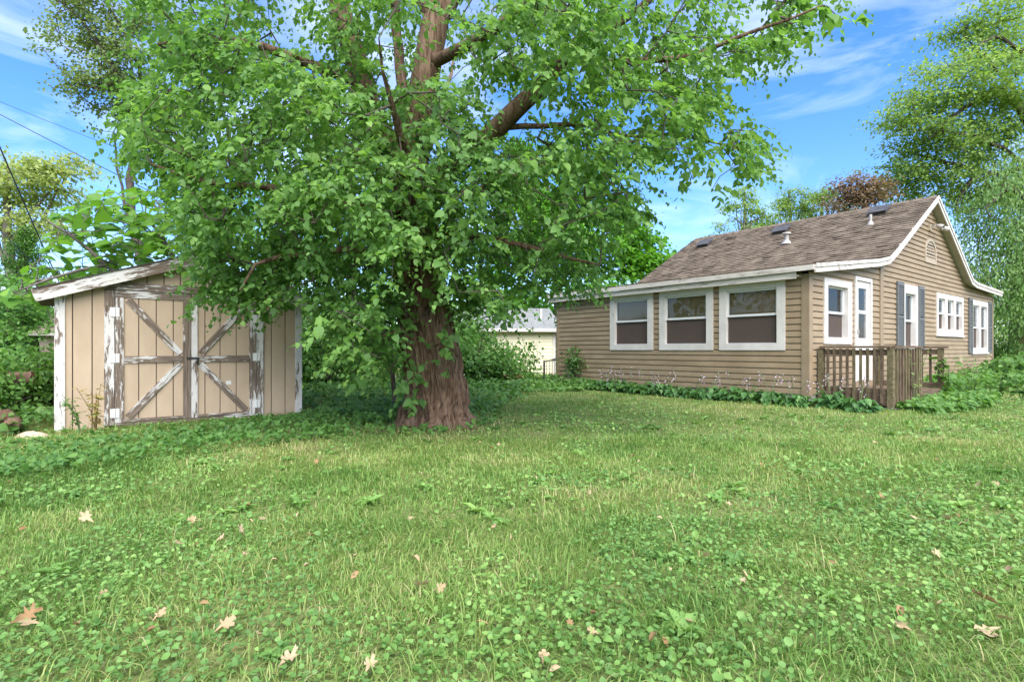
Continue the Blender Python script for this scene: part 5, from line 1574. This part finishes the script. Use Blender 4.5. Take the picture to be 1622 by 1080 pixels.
# larger weeds
def weed(px, Y, h, n, size, label, mat=M['leaf_cover'], lean=0.1, stemm=M['stem'], tmpl=(NAR_V, SIM_F), stems=4, name='tall_weed', tm=.55):
    fb = foot(px, Y); o = empty(name, fb); tag(o, label, 'weed')
    Ps, ms = [], []
    for k_ in range(stems):
        a = rng.uniform(0, 6.28); top = np.array([math.cos(a) * lean * h + rng.normal(0, .03), math.sin(a) * lean * h, h * rng.uniform(.7, 1)])
        pts_ = np.array([(0, 0, -.02), top * (.3, .3, .5), top * (1.1, 1.1, 1)])
        tube('stem', pts_, [.008, .006, .003], stemm, o, 5)
        m_ = n // stems
        f = rng.uniform(.2, 1, m_)[:, None]
        Ps.append(top * f + (1 - f) * f * np.array([0, 0, .05]))
        aa = rng.uniform(0, 6.28, m_); ms.append(np.stack([np.cos(aa), np.sin(aa), rng.normal(-.15, .3, m_)], -1))
    P = np.concatenate(Ps); mid = np.concatenate(ms); m_ = len(P)
    V, F, kk = leaves_geo(P, mid, rng.normal(0, .3, (m_, 3)) + (0, 0, 1), size * rng.uniform(.6, 1.25, m_), *tmpl)
    link('foliage', mesh_np('foliage', V, F, mat, np.repeat(np.clip(rng.normal(tm, .22, m_), 0, 1), kk), True), o)
weed(152, 6.85, .62, 90, .085, 'half-dry yellowing weed standing against the shed panels', M['drystem'], .25, M['drystem'], stems=5)
weed(128, 6.75, .5, 60, .08, 'thin green weed leaning on the left shed panel', M['leaf_cover'], .3)
weed(812, 13.2, .45, 40, .16, 'dry orange-brown plant at the foot of the shrubs', M['deadleaf'], .4, M['drystem'], tm=.2)
weed(1502, 10.9, .85, 60, .13, 'tall weed with broad leaves at the right deck post', M['leaf_cover'], .3, tmpl=(LEAF_V, LEAF_F))
weed(1540, 11.6, .8, 60, .12, 'tall weed with yellow-green leaves in front of the gable siding', M['leaf_cover'], .25, tm=.85)
weed(1582, 11.2, .75, 80, .13, 'clump of arching weeds at the right edge of the gable', M['leaf_cover'], .4)
weed(1618, 10.8, .7, 80, .14, 'broad-leaved weed clump on the lawn side past the gable', M['leaf_cover'], .4, tmpl=(LEAF_V, LEAF_F))
weed(1448, 9.75, 1.35, 26, .10, 'thin pale weed rising above the deck rail', M['leaf_fine'], .12, stems=2)

# fallen leaves on the lawn
def maple_leaf(seed):
    r_ = np.random.default_rng(seed)
    V = [(0, .45, 0)]
    lob = [(-152, .42), (-130, .34), (-112, .60), (-98, .66), (-80, .42), (-62, .78), (-46, .84), (-27, .50), (-9, .92), (0, 1.0), (9, .92), (27, .50), (46, .84), (62, .78), (80, .42), (98, .66), (112, .60), (130, .34), (152, .42)]
    for a, l in lob:
        a = R(a) + r_.normal(0, .05); l = l * r_.uniform(.85, 1.1) * .62
        V.append((math.sin(a) * l, .45 + math.cos(a) * l, r_.normal(.04, .05) + .25 * l * l))
    V.append((.01, -.25, .02))
    n_ = len(V)
    F = [(0, i + 1, i) for i in range(1, n_ - 1)] + [(0, 1, n_ - 1)]
    return np.array(V), np.array(F)
fme = []
for k_ in range(6):
    V, F = maple_leaf(k_)
    fme.append(mesh_np('fallen_leaf', V, F, M['deadleaf'], np.full(len(V), (.95, .75, .55, .9, .35, .85)[k_]), True))
CUR_V = np.array([(0, 0, 0), (-.22, .3, .16), (-.2, .7, .2), (0, 1, .06), (.2, .7, .18), (.22, .3, .12), (0, .5, .0)])
CUR_F = np.array([(6, 1, 0), (6, 2, 1), (6, 3, 2), (6, 4, 3), (6, 5, 4), (6, 0, 5)])
for k_ in range(4):
    fme.append(mesh_np('fallen_leaf', CUR_V, CUR_F, M['deadleaf'], np.full(len(CUR_V), (.5, .8, .2, .95)[k_]), True))
spots = [(660, 935, .13, 0), (445, 1064, .11, 3), (345, 1012, .11, 1), (25, 995, .13, 4), (60, 1003, .10, 1), (118, 1003, .07, 6), (245, 995, .08, 1), (290, 868, .08, 1), (145, 835, .12, 3), (315, 830, .11, 1), (400, 832, .06, 7), (470, 826, .05, 9), (310, 865, .07, 8), (343, 862, .08, 3), (385, 853, .09, 0), (440, 893, .06, 9), (390, 884, .07, 3), (1116, 893, .11, 9), (1060, 914, .06, 9), (776, 996, .08, 6), (1028, 1025, .07, 6), (1058, 1032, .06, 8), (905, 1000, .06, 4), (946, 1013, .07, 1), (1580, 1003, .12, 3), (1575, 965, .11, 4), (1600, 990, .09, 1), (1510, 828, .09, 1), (1455, 828, .08, 3), (1520, 835, .10, 0), (1155, 806, .08, 3), (1100, 760, .07, 9), (1010, 735, .06, 9), (1440, 1005, .08, 1), (1425, 985, .09, 6), (560, 905, .06, 8), (555, 925, .08, 6), (640, 822, .06, 9), (655, 823, .08, 3), (760, 720, .07, 1), (790, 712, .07, 3), (1385, 705, .08, 3), (1545, 775, .08, 3), (1570, 772, .09, 1), (1600, 770, .08, 1), (700, 690, .06, 1), (850, 765, .06, 9), (900, 722, .05, 9), (935, 790, .06, 3), (860, 1055, .07, 1), (580, 1075, .08, 3), (870, 1070, .06, 9), (1310, 905, .07, 6), (230, 1010, .08, 8), (165, 1070, .07, 9), (415, 1015, .06, 3), (720, 860, .05, 6), (480, 905, .05, 9), (1095, 990, .06, 1), (1240, 960, .05, 9)]
for _ in range(46):
    spots.append((rng.uniform(-40, 1660), 690 + 390 * rng.random() ** 1.3, rng.uniform(.045, .085), int(rng.integers(0, 10))))
for (px, py, s_, kind) in spots:
    Y = CAMZ * FPX / (py - HOR); x = (px - 811) / FPX * Y
    if blocked(np.array([x]), np.array([Y]))[0]: continue
    o = bpy.data.objects.new('fallen_leaf', fme[kind])
    o.location = (x, Y, float(gz(x, Y)) + .030 + rng.random() * .018)
    o.rotation_euler = (rng.normal(.3, .3), rng.normal(0, .35), rng.uniform(0, 6.28))
    o.scale = (s_ * .66, s_ * .66 * rng.uniform(.8, 1.1), s_ * rng.uniform(.6, 1.6))
    lab = {0: 'pale tan lobed dead leaf fallen on the lawn', 1: 'mid-tan lobed dead leaf fallen on the lawn', 2: 'light brown lobed dead leaf fallen on the lawn', 3: 'pale tan lobed dead leaf fallen on the lawn', 4: 'russet brown lobed dead leaf fallen on the lawn', 5: 'pale tan lobed dead leaf fallen on the lawn',
           6: 'curled light brown oval dead leaf on the lawn', 7: 'curled pale oval dead leaf on the lawn', 8: 'curled dark brown oval dead leaf on the lawn', 9: 'curled pale oval dead leaf on the lawn'}[kind]
    tag(o, lab, 'leaf', 'dry leaves scattered over the lawn')
    col.objects.link(o)
print('OBJECTS', len(bpy.data.objects), 'TRIS', sum(len(m.loops) - 2 * len(m.polygons) for m in bpy.data.meshes))
